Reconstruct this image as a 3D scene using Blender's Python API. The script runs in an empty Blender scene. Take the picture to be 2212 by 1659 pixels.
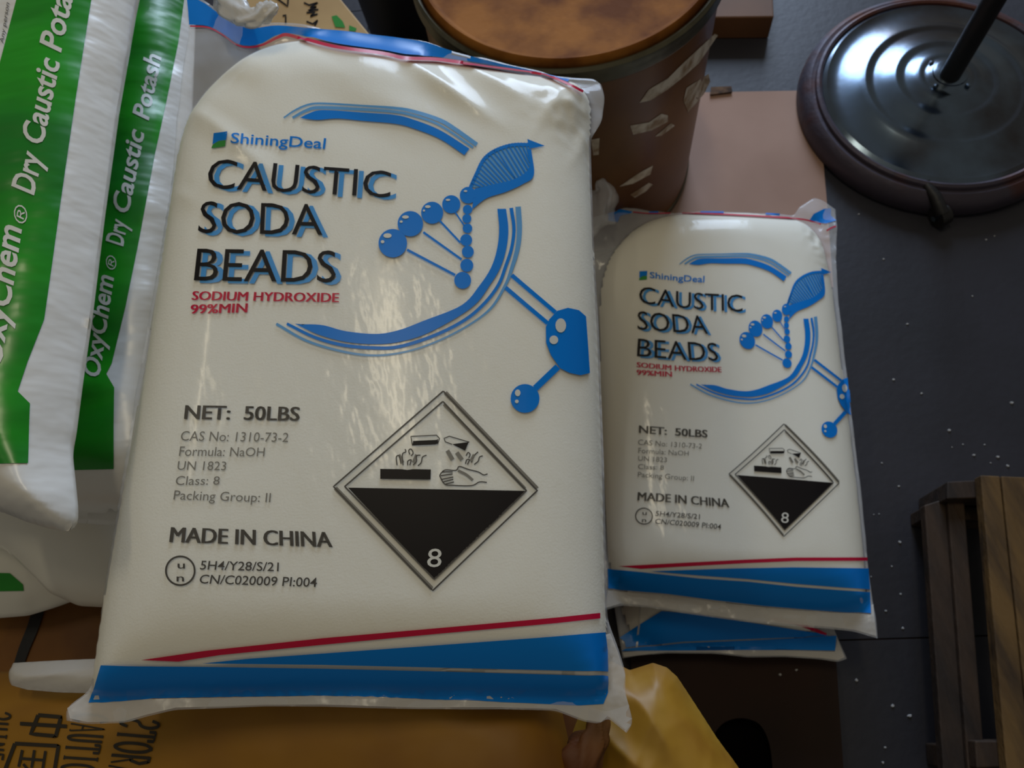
import bpy, bmesh, math, random
import numpy as np
from mathutils import Vector, Matrix
C = bpy.context.scene.collection
random.seed(4)
# ------------------------------------------------------------------ camera
F, CX, CY, H = 1650.0, 1106.0, 829.5, 1.35
d = np.array([1270 - CX, 1508 - CY, F]); d /= np.linalg.norm(d)
up = -d
fh = np.array([0, 0, 1.0]); fh = fh - fh.dot(up) * up; fh /= np.linalg.norm(fh)
BAS = np.array([np.cross(fh, up), fh, up])          # rows: world axes seen from the camera (x right, y down, z forward)
cam = bpy.data.cameras.new('camera'); co = bpy.data.objects.new('camera', cam); C.objects.link(co)
M = Matrix.Identity(4)
cols = [BAS @ np.array([1, 0, 0]), BAS @ np.array([0, -1, 0]), BAS @ np.array([0, 0, -1])]
for j, v in enumerate(cols):
    for i in range(3): M[i][j] = v[i]
M[2][3] = H
co.matrix_world = M
cam.sensor_width = 36; cam.lens = F / 2212 * 36; cam.clip_start = 0.02
cam.dof.use_dof = True; cam.dof.focus_distance = 0.5; cam.dof.aperture_fstop = 15
bpy.context.scene.camera = co
vs = bpy.context.scene.view_settings
vs.view_transform = 'Standard'; vs.look = 'None'; vs.gamma = 1; vs.exposure = 0.0
vs.use_curve_mapping = False
# ------------------------------------------------------------------ light
w = bpy.data.worlds.new('World'); bpy.context.scene.world = w; w.use_nodes = True
w.node_tree.nodes['Background'].inputs[0].default_value = (0.75, 0.70, 0.60, 1)
w.node_tree.nodes['Background'].inputs[1].default_value = 0.17
def area(name, loc, target, sx, sy, power, col):
    l = bpy.data.lights.new(name, 'AREA'); l.shape = 'RECTANGLE'; l.size = sx; l.size_y = sy
    l.energy = power; l.color = col
    o = bpy.data.objects.new(name, l); C.objects.link(o); o.location = loc
    o.rotation_euler = (Vector(target) - Vector(loc)).to_track_quat('-Z', 'Y').to_euler()
    return o
area('doorway_daylight', (1.5, 4.3, 1.75), (0.2, 0.6, 0.4), 1.6, 2.3, 150, (0.62, 0.77, 1.0))
area('ceiling_tube_lamp', (0.23, 0.95, 2.9), (0.23, 0.95, 0), 0.10, 0.75, 6.5, (1.0, 0.87, 0.62))
area('ceiling_tube_lamp', (-0.84, 1.15, 2.9), (-0.84, 1.15, 0), 0.10, 0.75, 4.0, (1.0, 0.87, 0.62))

# ------------------------------------------------------------------ helpers
def lin(c):
    return tuple(((x / 255 + 0.055) / 1.055) ** 2.4 if x > 10 else x / 255 / 12.92 for x in c) + (1,)
def rays(px):
    px = np.atleast_2d(np.asarray(px, float))
    v = np.c_[px[:, 0] - CX, px[:, 1] - CY, np.full(len(px), F)]
    return v @ BAS.T
CAM = np.array([0, 0, H])
def at(x, y, z=0.0):
    r = rays([(x, y)])[0]; t = (z - H) / r[2]; return CAM + t * r
def mat(name, col, rough=0.5, metal=0.0, spec=0.5, coat=0.0, col2=None, nscale=8.0, nmix=(0.4, 0.65), bump=0.0, bscale=30.0,
        alpha=None, stretch=(1, 1, 1), sss=0.0, bdist=0.01, rough2=None, detail=4):
    m = bpy.data.materials.new(name); m.use_nodes = True; nt = m.node_tree; N = nt.nodes; L = nt.links
    b = N['Principled BSDF']
    b.inputs['Base Color'].default_value = col; b.inputs['Roughness'].default_value = rough
    b.inputs['Metallic'].default_value = metal; b.inputs['Specular IOR Level'].default_value = spec
    b.inputs['Coat Weight'].default_value = coat; b.inputs['Coat Roughness'].default_value = 0.12
    tc = N.new('ShaderNodeTexCoord'); mp = N.new('ShaderNodeMapping'); mp.inputs['Scale'].default_value = stretch
    L.new(tc.outputs['Object'], mp.inputs['Vector'])
    if col2 is not None:
        n = N.new('ShaderNodeTexNoise'); n.inputs['Scale'].default_value = nscale; n.inputs['Detail'].default_value = detail
        L.new(mp.outputs[0], n.inputs['Vector'])
        r = N.new('ShaderNodeValToRGB'); r.color_ramp.elements[0].position = nmix[0]; r.color_ramp.elements[1].position = nmix[1]
        r.color_ramp.elements[0].color = col; r.color_ramp.elements[1].color = col2
        L.new(n.outputs[0], r.inputs[0]); L.new(r.outputs[0], b.inputs['Base Color'])
        if rough2 is not None:
            mr = N.new('ShaderNodeMapRange'); mr.inputs['To Min'].default_value = rough; mr.inputs['To Max'].default_value = rough2
            L.new(n.outputs[0], mr.inputs[0]); L.new(mr.outputs[0], b.inputs['Roughness'])
    if bump:
        n = N.new('ShaderNodeTexNoise'); n.inputs['Scale'].default_value = bscale; n.inputs['Detail'].default_value = 3
        L.new(mp.outputs[0], n.inputs['Vector'])
        bp = N.new('ShaderNodeBump'); bp.inputs['Strength'].default_value = bump; bp.inputs['Distance'].default_value = bdist
        L.new(n.outputs[0], bp.inputs['Height']); L.new(bp.outputs[0], b.inputs['Normal'])
    if alpha is not None: b.inputs['Alpha'].default_value = alpha
    if sss:
        b.inputs['Subsurface Weight'].default_value = sss; b.inputs['Subsurface Radius'].default_value = (0.02, 0.02, 0.02)
    return m
def empty(name, loc, label, cat, group=None):
    o = bpy.data.objects.new(name, None); C.objects.link(o); o.location = loc; o.empty_display_size = 0.05
    o['label'] = label; o['category'] = cat
    if group: o['group'] = group
    return o
def mesh_obj(name, V, Fc, m, parent=None, smooth=True, label=None):
    me = bpy.data.meshes.new(name)
    off = np.array(parent_world(parent)) if parent is not None else np.zeros(3)
    V = np.asarray(V, float) - off
    me.from_pydata(V.tolist(), [], [list(map(int, f)) for f in Fc]); me.update()
    if smooth: me.polygons.foreach_set('use_smooth', [True] * len(me.polygons))
    me.materials.append(m)
    o = bpy.data.objects.new(name, me); C.objects.link(o)
    if parent is not None: o.parent = parent
    if label: o['label'] = label
    return o
def parent_world(p):
    v = Vector((0, 0, 0))
    while p is not None: v = v + p.location; p = p.parent
    return v
def tag(o, label, cat, group=None, kind=None):
    o['label'] = label; o['category'] = cat
    if group: o['group'] = group
    if kind: o['kind'] = kind
    return o
def set_origin(o, loc):
    loc = Vector(loc); o.data.transform(Matrix.Translation(-loc)); o.location = loc
class MB:
    def __init__(s): s.V = []; s.F = []
    def add(s, V, Fc):
        k = len(s.V); s.V += [tuple(v) for v in V]; s.F += [[i + k for i in f] for f in Fc]; return s
    def prism(s, base, top):
        n = len(base); V = list(base) + list(top)
        return s.add(V, [list(range(n))[::-1], list(range(n, 2 * n))] + [[i, (i + 1) % n, n + (i + 1) % n, n + i] for i in range(n)])
    def tube(s, path, r, n=12, closed=False, cap=True):
        P = [np.array(p, float) for p in path]; R = r if hasattr(r, '__len__') else [r] * len(P)
        V = []; Fc = []; m = len(P)
        for i, p in enumerate(P):
            a = P[(i - 1) % m] if (closed or i > 0) else P[i]; b = P[(i + 1) % m] if (closed or i < m - 1) else P[i]
            t = b - a; t /= np.linalg.norm(t) + 1e-12
            u = np.cross(t, [0.123, 0.2, 1.0]); 
            if np.linalg.norm(u) < 1e-3: u = np.cross(t, [1, 0, 0])
            u /= np.linalg.norm(u); v = np.cross(t, u)
            for k in range(n):
                an = 2 * math.pi * k / n; V.append(p + R[i] * (math.cos(an) * u + math.sin(an) * v))
        for i in range(m if closed else m - 1):
            j = (i + 1) % m
            for k in range(n): Fc.append([i * n + k, i * n + (k + 1) % n, j * n + (k + 1) % n, j * n + k])
        if cap and not closed: Fc += [list(range(n))[::-1], list(range((m - 1) * n, m * n))]
        return s.add(V, Fc)
    def lathe(s, prof, c, n=96):
        V = []; Fc = []
        for (r, z) in prof:
            for k in range(n):
                a = 2 * math.pi * k / n; V.append((c[0] + r * math.cos(a), c[1] + r * math.sin(a), z))
        for i in range(len(prof) - 1):
            for k in range(n): Fc.append([i * n + k, i * n + (k + 1) % n, (i + 1) * n + (k + 1) % n, (i + 1) * n + k])
        if prof[0][0] > 1e-6: Fc.append(list(range(n))[::-1])
        if prof[-1][0] > 1e-6: Fc.append(list(range((len(prof) - 1) * n, len(prof) * n)))
        return s.add(V, Fc)
    def build(s, name, m, parent=None, smooth=False, bevel=0, label=None):
        o = mesh_obj(name, s.V, s.F, m, parent, smooth, label)
        if smooth:
            bm = bmesh.new(); bm.from_mesh(o.data); bmesh.ops.remove_doubles(bm, verts=bm.verts, dist=1e-6)
            for e in bm.edges:
                if len(e.link_faces) == 2 and e.calc_face_angle(0) > math.radians(38): e.smooth = False
            bm.to_mesh(o.data); bm.free()
        if bevel:
            b = o.modifiers.new('bevel', 'BEVEL'); b.width = bevel; b.segments = 2; b.limit_method = 'ANGLE'
        return o
# value noise -------------------------------------------------------
_rs = np.random.RandomState(7); _G = _rs.rand(256, 256)
def vnoise(x, y, seed=0):
    x = np.asarray(x) + seed * 17.3; y = np.asarray(y) + seed * 5.7
    xi = np.floor(x).astype(int); yi = np.floor(y).astype(int); fx = x - xi; fy = y - yi
    fx = fx * fx * (3 - 2 * fx); fy = fy * fy * (3 - 2 * fy)
    g = lambda i, j: _G[i % 256, j % 256]
    return ((g(xi, yi) * (1 - fx) + g(xi + 1, yi) * fx) * (1 - fy) + (g(xi, yi + 1) * (1 - fx) + g(xi + 1, yi + 1) * fx) * fy) * 2 - 1
def ridge(x, y, seed=0): return 1 - 2 * np.abs(vnoise(x, y, seed))
def sm(x, a, b):
    t = np.clip((x - a) / (b - a), 0, 1); return t * t * (3 - 2 * t)
def poly_sdf(P, poly):                         # positive inside
    P = np.atleast_2d(P); n = len(poly); dmin = np.full(len(P), 1e9); inside = np.zeros(len(P), bool)
    for i in range(n):
        a = poly[i]; b = poly[(i + 1) % n]; e = b - a; wv = P - a
        t = np.clip((wv @ e) / (e @ e + 1e-15), 0, 1); dd = np.hypot(*(wv - t[:, None] * e).T); dmin = np.minimum(dmin, dd)
        c = ((a[1] > P[:, 1]) != (b[1] > P[:, 1]))
        with np.errstate(divide='ignore', invalid='ignore'):
            xx = (b[0] - a[0]) * (P[:, 1] - a[1]) / (b[1] - a[1]) + a[0]
        inside ^= (c & (P[:, 0] < xx))
    return np.where(inside, dmin, -dmin)
def resample(poly, n):
    P = np.array(poly, float); s = np.r_[0, np.cumsum(np.hypot(*np.diff(P, axis=0).T))]; t = np.linspace(0, s[-1], n)
    # Catmull-like smoothing through dense linear interpolation and a light blur that keeps the ends
    Q = np.c_[np.interp(t, s, P[:, 0]), np.interp(t, s, P[:, 1])]
    for _ in range(max(1, n // 60)): Q[1:-1] = (Q[:-2] + 2 * Q[1:-1] + Q[2:]) / 4
    return Q

class Sack:
    """A pillow-shaped sack: an outline on a seam plane, swollen above and below where it is filled."""
    def __init__(s, O, U, V, outline, content=None, T=0.05, Tb=0.05, wdt=0.09, pw=0.75, wr=None, nx=90, ny=130, r=0.05, dome=0.12):
        s.O = np.array(O, float); s.U = np.array(U, float); s.U /= np.linalg.norm(s.U)
        V = np.array(V, float); V = V - V.dot(s.U) * s.U; s.V = V / np.linalg.norm(V); s.N = np.cross(s.U, s.V)
        s.T, s.Tb, s.wdt, s.pw, s.dome = T, Tb, wdt, pw, dome
        L, R, B, Tp = [s.px2plane(q) for q in outline]          # left (bottom->top), right (bottom->top), bottom (l->r), top (l->r)
        L, R = resample(L, ny), resample(R, ny); B, Tp = resample(B, nx), resample(Tp, nx)
        u = np.linspace(0, 1, nx)[None, :, None]; v = np.linspace(0, 1, ny)[:, None, None]
        c = (1 - u) * L[:, None] + u * R[:, None] + (1 - v) * B[None] + v * Tp[None]
        c = c - ((1 - u) * (1 - v) * B[0] + u * (1 - v) * B[-1] + (1 - u) * v * Tp[0] + u * v * Tp[-1])
        s.g = c; s.nx, s.ny = nx, ny
        s.edge = np.concatenate([B, R[1:], Tp[::-1][1:], L[::-1][1:-1]])
        if content is None: s.poly = s.edge
        else:
            s.poly = s.px2plane(content)
            for _ in range(3): s.poly = s.chaikin(s.poly)
        s.wr = wr or (lambda a, b, d: 0 * a)
    @staticmethod
    def chaikin(P):
        Q = np.roll(P, -1, 0); return np.stack([0.75 * P + 0.25 * Q, 0.25 * P + 0.75 * Q], 1).reshape(-1, 2)
    def px2plane(s, q, off=0.0):
        r = rays(q); t = ((s.O + off * s.N - CAM) @ s.N) / (r @ s.N); P = CAM + t[:, None] * r - s.O
        return np.c_[P @ s.U, P @ s.V]
    def bake(s):
        g = s.g.reshape(-1, 2); lo = g.min(0) - 0.02; hi = g.max(0) + 0.02; st = 0.0025 if (hi - lo).prod() < 0.6 else 0.004
        n = np.ceil((hi - lo) / st).astype(int) + 1; X, Y = np.meshgrid(lo[0] + st * np.arange(n[0]), lo[1] + st * np.arange(n[1]))
        ab = np.c_[X.ravel(), Y.ravel()]; d = poly_sdf(ab, s.poly)
        # a smooth distance that rounds the creases where two sides meet (p-norm integral along the outline)
        Q = np.r_[s.poly, s.poly[:1]]; L = np.hypot(*np.diff(Q, axis=0).T).sum(); Q = resample_n(Q, int(L / 0.008)); ds = L / (len(Q) - 1); Q = Q[:-1]
        acc = np.zeros(len(ab)); big = d > 0.004
        for q in Q: acc[big] += ds / (((ab[big] - q) ** 2).sum(1) ** 2.0 + 1e-12)      # r^-4 : a straight line gives (pi/2) d^-3
        dsm = d.copy(); dsm[big] = (acc[big] / (math.pi / 2)) ** (-1 / 3.0)
        t = sm(d, 0.012, 0.03); de = d * (1 - t) + dsm * t
        x = np.clip(de / s.wdt, 0, 1); hh = s.T * (x * (2 - x)) ** s.pw + s.dome * s.T * np.clip(de / 0.18, 0, 1) + s.wr(ab[:, 0], ab[:, 1], d)
        s.lo, s.st, s.gn = lo, st, n; s.Hg = hh.reshape(n[1], n[0]); s.Dg = np.where(d > 0.012, de, d).reshape(n[1], n[0])
    def h(s, ab, wr=True):
        if not hasattr(s, 'Hg'): s.bake()
        f = (ab - s.lo) / s.st; f = np.clip(f, 0, s.gn - 1.001); i = f.astype(int); t = f - i
        def L(G): return (G[i[:, 1], i[:, 0]] * (1 - t[:, 0]) + G[i[:, 1], i[:, 0] + 1] * t[:, 0]) * (1 - t[:, 1]) + (G[i[:, 1] + 1, i[:, 0]] * (1 - t[:, 0]) + G[i[:, 1] + 1, i[:, 0] + 1] * t[:, 0]) * t[:, 1]
        return L(s.Hg), L(s.Dg)
    def P(s, ab, h): return s.O + ab[:, :1] * s.U + ab[:, 1:] * s.V + np.asarray(h)[:, None] * s.N
    def hit(s, px, lift=0.0):
        px = np.atleast_2d(px); r = rays(px); n = len(px); top = s.T * 1.35 + 0.01; K = 40
        prev = None; out = s.px2plane(px, 0.0); done = np.zeros(n, bool); hsv = np.zeros(n)
        for o in np.linspace(top, -0.012, K):
            ab = s.px2plane(px, o); hh, _ = s.h(ab); g = o - hh
            if prev is not None:
                c = (~done) & (g <= 0)
                if c.any():
                    f = (prev[2][c] / (prev[2][c] - g[c] + 1e-12))[:, None]
                    out[c] = prev[0][c] * (1 - f) + ab[c] * f; done |= c
            prev = (ab, o, g)
        return out
    def onto(s, ab, lift):
        e = 0.003; h0, _ = s.h(ab)
        hx, _ = s.h(ab + [e, 0]); hy, _ = s.h(ab + [0, e])
        n = -((hx - h0) / e)[:, None] * s.U - ((hy - h0) / e)[:, None] * s.V + s.N; n /= np.linalg.norm(n, axis=1)[:, None]
        return s.P(ab, h0) + lift * n
    def mesh(s, name, m, parent, inset=0.0, only_content=False, label=None):
        ab = s.g.reshape(-1, 2); hh, dd = s.h(ab, True)
        x = np.clip(dd / s.wdt, 0, 1); hb = -s.Tb * (x * (2 - x)) ** s.pw
        nx, ny = s.nx, s.ny; n = nx * ny
        ht = hh - inset; hb = hb + inset - 0.0006
        if only_content:
            k = np.clip(dd / 0.004, 0, 1); ht = np.where(dd > 0, np.maximum(ht, 0), 0); hb = np.minimum(hb, 0)
        T = s.P(ab, ht); B = s.P(ab, hb)
        idx = np.arange(n).reshape(ny, nx)
        a, b, c, dq = idx[:-1, :-1], idx[:-1, 1:], idx[1:, 1:], idx[1:, :-1]
        Q = np.stack([a, b, c, dq], -1).reshape(-1, 4)
        if only_content: Q = Q[(dd[Q] > -0.001).all(1)]
        per = np.concatenate([idx[0, :], idx[1:, -1], idx[-1, ::-1][1:], idx[::-1, 0][1:-1]])
        Fc = Q.tolist() + (Q[:, ::-1] + n).tolist()
        if not only_content:
            m2 = len(per); Fc += [[per[i], per[i] + n, per[(i + 1) % m2] + n, per[(i + 1) % m2]] for i in range(m2)]
        V = np.r_[T, B]
        used = np.unique(np.array([i for f in Fc for i in f])); rm = -np.ones(2 * n, int); rm[used] = np.arange(len(used))
        return mesh_obj(name, V[used], [[rm[i] for i in f] for f in Fc], m, parent, True, label)

# printed artwork -----------------------------------------------------
def slice_bm(bm, step):
    bmesh.ops.triangulate(bm, faces=bm.faces[:])
    if not bm.verts: return
    for ax in (0, 1):
        lo = min(v.co[ax] for v in bm.verts); hi = max(v.co[ax] for v in bm.verts)
        k = int((hi - lo) / step)
        for i in range(1, k + 1):
            no = [0, 0, 0]; no[ax] = 1; p = [0, 0, 0]; p[ax] = lo + i * (hi - lo) / (k + 1)
            bmesh.ops.bisect_plane(bm, geom=bm.verts[:] + bm.edges[:] + bm.faces[:], plane_co=p, plane_no=no)
    bmesh.ops.triangulate(bm, faces=bm.faces[:])
class Art:
    """Flat print collected in drawing units, then laid on a sack."""
    def __init__(s): s.V = []; s.F = []
    def take(s, bm, fn=None):
        bm.verts.index_update(); k = len(s.V)
        P = np.array([(v.co.x, v.co.y) for v in bm.verts]).reshape(-1, 2)
        if fn is not None and len(P): P = fn(P)
        s.V += P.tolist(); s.F += [[v.index + k for v in f.verts] for f in bm.faces]; bm.free()
    def poly(s, pts, step=14):
        bm = bmesh.new(); bm.faces.new([bm.verts.new((p[0], p[1], 0)) for p in pts]); slice_bm(bm, step); s.take(bm); return s
    def line(s, pts, wd, step=10, closed=False):
        P = np.array(pts, float)
        if closed: P = np.r_[P, P[:1]]
        seg = np.r_[0, np.cumsum(np.hypot(*np.diff(P, axis=0).T))]; n = max(2, int(seg[-1] / step) + 1)
        t = thin(np.r_[np.linspace(0, seg[-1], n), seg]); Q = np.c_[np.interp(t, seg, P[:, 0]), np.interp(t, seg, P[:, 1])]
        W = np.interp(t, seg, wd if hasattr(wd, '__len__') and len(wd) == len(seg) else np.full(len(seg), wd if not hasattr(wd, '__len__') else wd[0]))
        tg = np.gradient(Q, axis=0); tg /= np.hypot(*tg.T)[:, None] + 1e-9; nn = np.c_[-tg[:, 1], tg[:, 0]] * W[:, None] / 2
        k = len(s.V); s.V += (Q + nn).tolist() + (Q - nn).tolist(); m = len(Q)
        s.F += [[k + i, k + i + 1, k + m + i + 1, k + m + i] for i in range(m - 1)]; return s
    def curve(s, pts, wd, step=8):
        P = np.array(pts, float); P = spline(P, 8); 
        if hasattr(wd, '__len__'): wd = np.interp(np.linspace(0, 1, len(P)), np.linspace(0, 1, len(wd)), wd)
        return s.line(P, wd, step)
    def ribbon(s, A, B):
        A = spline(np.array(A, float), 8); B = spline(np.array(B, float), 8); n = 60
        ra, rb = resample_n(A, n), resample_n(B, n); mid = (ra + rb) / 2; k = len(s.V)
        s.V += ra.tolist() + mid.tolist() + rb.tolist()
        for q in range(2): s.F += [[k + q * n + i, k + q * n + i + 1, k + (q + 1) * n + i + 1, k + (q + 1) * n + i] for i in range(n - 1)]
        return s
    def disc(s, c, rx, ry=None, n=28):
        ry = ry or rx; k = len(s.V); s.V.append(list(c))
        for q in (0.5, 1.0): s.V += [[c[0] + q * rx * math.cos(2 * math.pi * i / n), c[1] + q * ry * math.sin(2 * math.pi * i / n)] for i in range(n)]
        s.F += [[k, k + 1 + i, k + 1 + (i + 1) % n] for i in range(n)]
        s.F += [[k + 1 + i, k + 1 + n + i, k + 1 + n + (i + 1) % n, k + 1 + (i + 1) % n] for i in range(n)]; return s
    def text(s, txt, BL, BR, TL, TR, bold=0.0, shear=0.0, sub=14, dxy=(0, 0), strike=0):
        cu = bpy.data.curves.new('t', 'FONT'); cu.body = txt; cu.offset = bold; cu.shear = shear; cu.resolution_u = 3
        o = bpy.data.objects.new('t', cu); C.objects.link(o)
        me = bpy.data.meshes.new_from_object(o.evaluated_get(bpy.context.evaluated_depsgraph_get()))
        bpy.data.objects.remove(o); bm = bmesh.new(); bm.from_mesh(me); bpy.data.meshes.remove(me)
        xs = [v.co.x for v in bm.verts]; x0, x1 = min(xs), max(xs); cap = 0.70
        wid = math.hypot(BR[0] - BL[0], BR[1] - BL[1]); slice_bm(bm, (x1 - x0) * sub / wid)
        BL, BR, TL, TR = [np.array(q, float) + dxy for q in (BL, BR, TL, TR)]
        def fn(P):
            u = ((P[:, 0] - x0) / (x1 - x0))[:, None]; v = (P[:, 1] / cap)[:, None]
            return (1 - v) * ((1 - u) * BL + u * BR) + v * ((1 - u) * TL + u * TR)
        if strike:
            b2 = bm.copy(); s.take(b2, lambda P: fn(P) + [strike, 0.3])
        s.take(bm, fn); return s
    def lay(s, sack, name, m, parent, lift=0.0008, warp=None, label=None):
        P = np.array(s.V); 
        if warp: P = warp(P)
        ab = sack.hit(P); W = sack.onto(ab, lift)
        Fc = []
        sd = poly_sdf(ab, sack.edge)          # print stops where the bag ends
        for f in s.F:      # face normals along the sack normal
            if min(sd[i] for i in f) < -0.0005: continue
            a, b, c = W[f[0]], W[f[1]], W[f[2]]
            Fc.append(f if np.cross(b - a, c - a) @ sack.N > 0 else f[::-1])
        return mesh_obj(name, W, Fc, m, parent, True, label)
def thin(t):
    t = np.sort(t); k = [t[0]]
    for v in t[1:]:
        if v - k[-1] > 1.2: k.append(v)
    if t[-1] - k[-1] > 1e-6 and len(k) > 1: k[-1] = t[-1]
    elif len(k) == 1: k.append(t[-1])
    return np.array(k)
def spline(P, k):
    if len(P) < 3: return P
    Q = np.r_[[2 * P[0] - P[1]], P, [2 * P[-1] - P[-2]]]; out = []
    for i in range(1, len(Q) - 2):
        for t in np.linspace(0, 1, k, endpoint=False):
            a, b, c, e = Q[i - 1], Q[i], Q[i + 1], Q[i + 2]
            out.append(0.5 * (2 * b + (c - a) * t + (2 * a - 5 * b + 4 * c - e) * t * t + (-a + 3 * b - 3 * c + e) * t ** 3))
    return np.array(out + [P[-1]])
def resample_n(P, n):
    s = np.r_[0, np.cumsum(np.hypot(*np.diff(P, axis=0).T))]; t = np.linspace(0, s[-1], n)
    return np.c_[np.interp(t, s, P[:, 0]), np.interp(t, s, P[:, 1])]
def Z(ox, oy, sc): return lambda *pts: [(ox + x / sc, oy + y / sc) for x, y in pts]

# ------------------------------------------------------------------ materials
film_m = mat('clear_film', (0.92, 0.94, 0.98, 1), 0.15, coat=0.6, alpha=0.24, bump=0.35, bscale=26, bdist=0.006, spec=0.6, stretch=(1.3, 0.6, 1))
hem_m = mat('cloudy_film', (0.70, 0.68, 0.64, 1), 0.25, alpha=0.72, bump=0.5, bscale=30, bdist=0.006)
bead_m = mat('white_beads', (0.90, 0.87, 0.74, 1), 0.7, bump=0.25, bscale=500, bdist=0.001)
blue_m = mat('blue_ink', lin((0, 124, 218)), 0.33, spec=0.22)
blue2_m = mat('pale_blue_ink', lin((96, 160, 214)), 0.3, spec=0.35)
shadow_m = mat('sky_blue_ink', lin((70, 150, 215)), 0.3, spec=0.35)
red_m = mat('red_ink', lin((196, 10, 60)), 0.35, spec=0.35)
black_m = mat('black_ink', lin((20, 16, 18)), 0.4, spec=0.18)
gray_m = mat('grey_ink', lin((78, 74, 68)), 0.4, spec=0.3)
lgray_m = mat('light_grey_ink', lin((128, 124, 114)), 0.4, spec=0.3)
white_m = mat('white_ink', lin((215, 214, 205)), 0.35)
green_m = mat('green_ink', lin((30, 150, 24)), 0.25, col2=lin((16, 118, 28)), nscale=7, bump=0.6, bscale=9, bdist=0.008, stretch=(0.5, 1.8, 1), spec=0.5)
lgreen_m = mat('leaf_green_ink', lin((40, 140, 50)), 0.4)
poly_m = mat('white_plastic', (0.74, 0.73, 0.70, 1), 0.27, bump=0.6, bscale=12, bdist=0.008, stretch=(0.7, 1.8, 1), spec=0.5)
greypoly_m = mat('dull_white_plastic', (0.86, 0.85, 0.76, 1), 0.4, bump=0.5, bscale=9, bdist=0.01)
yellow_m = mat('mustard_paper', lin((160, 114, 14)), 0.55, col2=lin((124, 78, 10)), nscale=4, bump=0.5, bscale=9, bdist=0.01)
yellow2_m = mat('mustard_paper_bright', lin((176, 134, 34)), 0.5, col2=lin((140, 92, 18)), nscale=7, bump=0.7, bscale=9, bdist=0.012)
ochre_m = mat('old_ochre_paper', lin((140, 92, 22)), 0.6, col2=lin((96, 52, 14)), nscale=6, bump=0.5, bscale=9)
sackink_m = mat('sack_black_ink', lin((34, 26, 8)), 0.6)
floor_m = mat('painted_floor', lin((42, 42, 51)), 0.42, col2=lin((30, 30, 38)), nscale=3, bump=0.25, bscale=60, bdist=0.002, rough2=0.6, detail=8)
kraft_m = mat('kraft_board', lin((176, 142, 124)), 0.8, col2=lin((164, 130, 112)), nscale=4)
kraft_edge_m = mat('kraft_board_edge', lin((110, 82, 58)), 0.9, col2=lin((60, 42, 30)), nscale=60)
drum_m = mat('brown_fibre', lin((116, 76, 34)), 0.38, col2=lin((98, 60, 26)), nscale=5, spec=0.3)
lid_m = mat('fibre_lid', lin((156, 100, 42)), 0.8, spec=0.12, col2=lin((104, 58, 20)), nscale=13, bump=0.3, bscale=40, bdist=0.003, detail=8)
scuff_m = mat('torn_tape', lin((214, 204, 186)), 0.6, col2=lin((150, 124, 92)), nscale=40)
ring_m = mat('olive_metal', lin((96, 92, 74)), 0.45, metal=0.6, col2=lin((70, 66, 52)), nscale=20)
chrome_m = mat('worn_chrome', (0.17, 0.23, 0.31, 1), 0.12, metal=1.0, col2=(0.09, 0.09, 0.10, 1), nscale=6, rough2=0.28, bump=0.12, bscale=12, bdist=0.004, detail=7)
rust_m = mat('rusty_steel', lin((72, 66, 78)), 0.5, metal=0.4, col2=lin((84, 44, 32)), nscale=5, nmix=(0.5, 0.6), bump=0.4, bscale=60, bdist=0.003, detail=8)
blackp_m = mat('black_paint', lin((16, 15, 16)), 0.5, bump=0.1, bscale=60)
wood_m = mat('old_wood', lin((110, 82, 40)), 0.75, col2=lin((52, 36, 18)), nscale=7, bump=0.5, bscale=30, bdist=0.004, stretch=(4, 0.7, 4), detail=8)
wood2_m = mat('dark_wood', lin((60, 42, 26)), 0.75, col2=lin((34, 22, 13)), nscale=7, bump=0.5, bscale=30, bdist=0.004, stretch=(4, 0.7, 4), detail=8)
dboard_m = mat('dark_brown_board', lin((46, 26, 15)), 0.65, spec=0.25, col2=lin((34, 19, 11)), nscale=5, bump=0.2, bscale=50, bdist=0.002)
tan_m = mat('tan_carton', lin((190, 158, 106)), 0.75, col2=lin((172, 140, 92)), nscale=6)
navy_m = mat('navy_plastic', lin((12, 22, 40)), 0.5)
bead_dot_m = mat('white_flake', (0.42, 0.42, 0.42, 1), 0.5)

# ------------------------------------------------------------------ floor
fl = MB(); nS = 7
fm = floor_m
root = bpy.data.objects.new('floor', None); C.objects.link(root); root['kind'] = 'structure'
# painted slabs meeting at open joints; the joint seen below the right bag fixes where they fall
jA, jB = at(1880, 1381), at(2010, 1377); ang = math.atan2(jB[1] - jA[1], jB[0] - jA[0]); j0 = jA
u = np.array([math.cos(ang), math.sin(ang), 0]); v = np.array([-u[1], u[0], 0])
for iy in range(-2, 4):
    for ix in range(-2, 3):
        a0, a1 = -0.9 + ix * 1.5 + 0.0012, -0.9 + (ix + 1) * 1.5 - 0.0012; b0, b1 = iy * 1.5 + 0.0012, (iy + 1) * 1.5 - 0.0012
        top = [np.array([j0[0], j0[1], 0]) + a * u + b * v for a, b in ((a0, b0), (a1, b0), (a1, b1), (a0, b1))]
        mb = MB(); mb.prism([p - [0, 0, 0.05] for p in top], top); mb.build('slab', fm, root)
sub = MB(); Q = [np.array([j0[0], j0[1], -0.05]) + a * u + b * v for a, b in ((-4, -3.1), (4, -3.1), (4, 6.1), (-4, 6.1))]
sub.prism([p - [0, 0, 0.03] for p in Q], [p + [0, 0, 0.045] for p in Q]); o = sub.build('sub_floor', dboard_m, root)

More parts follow.
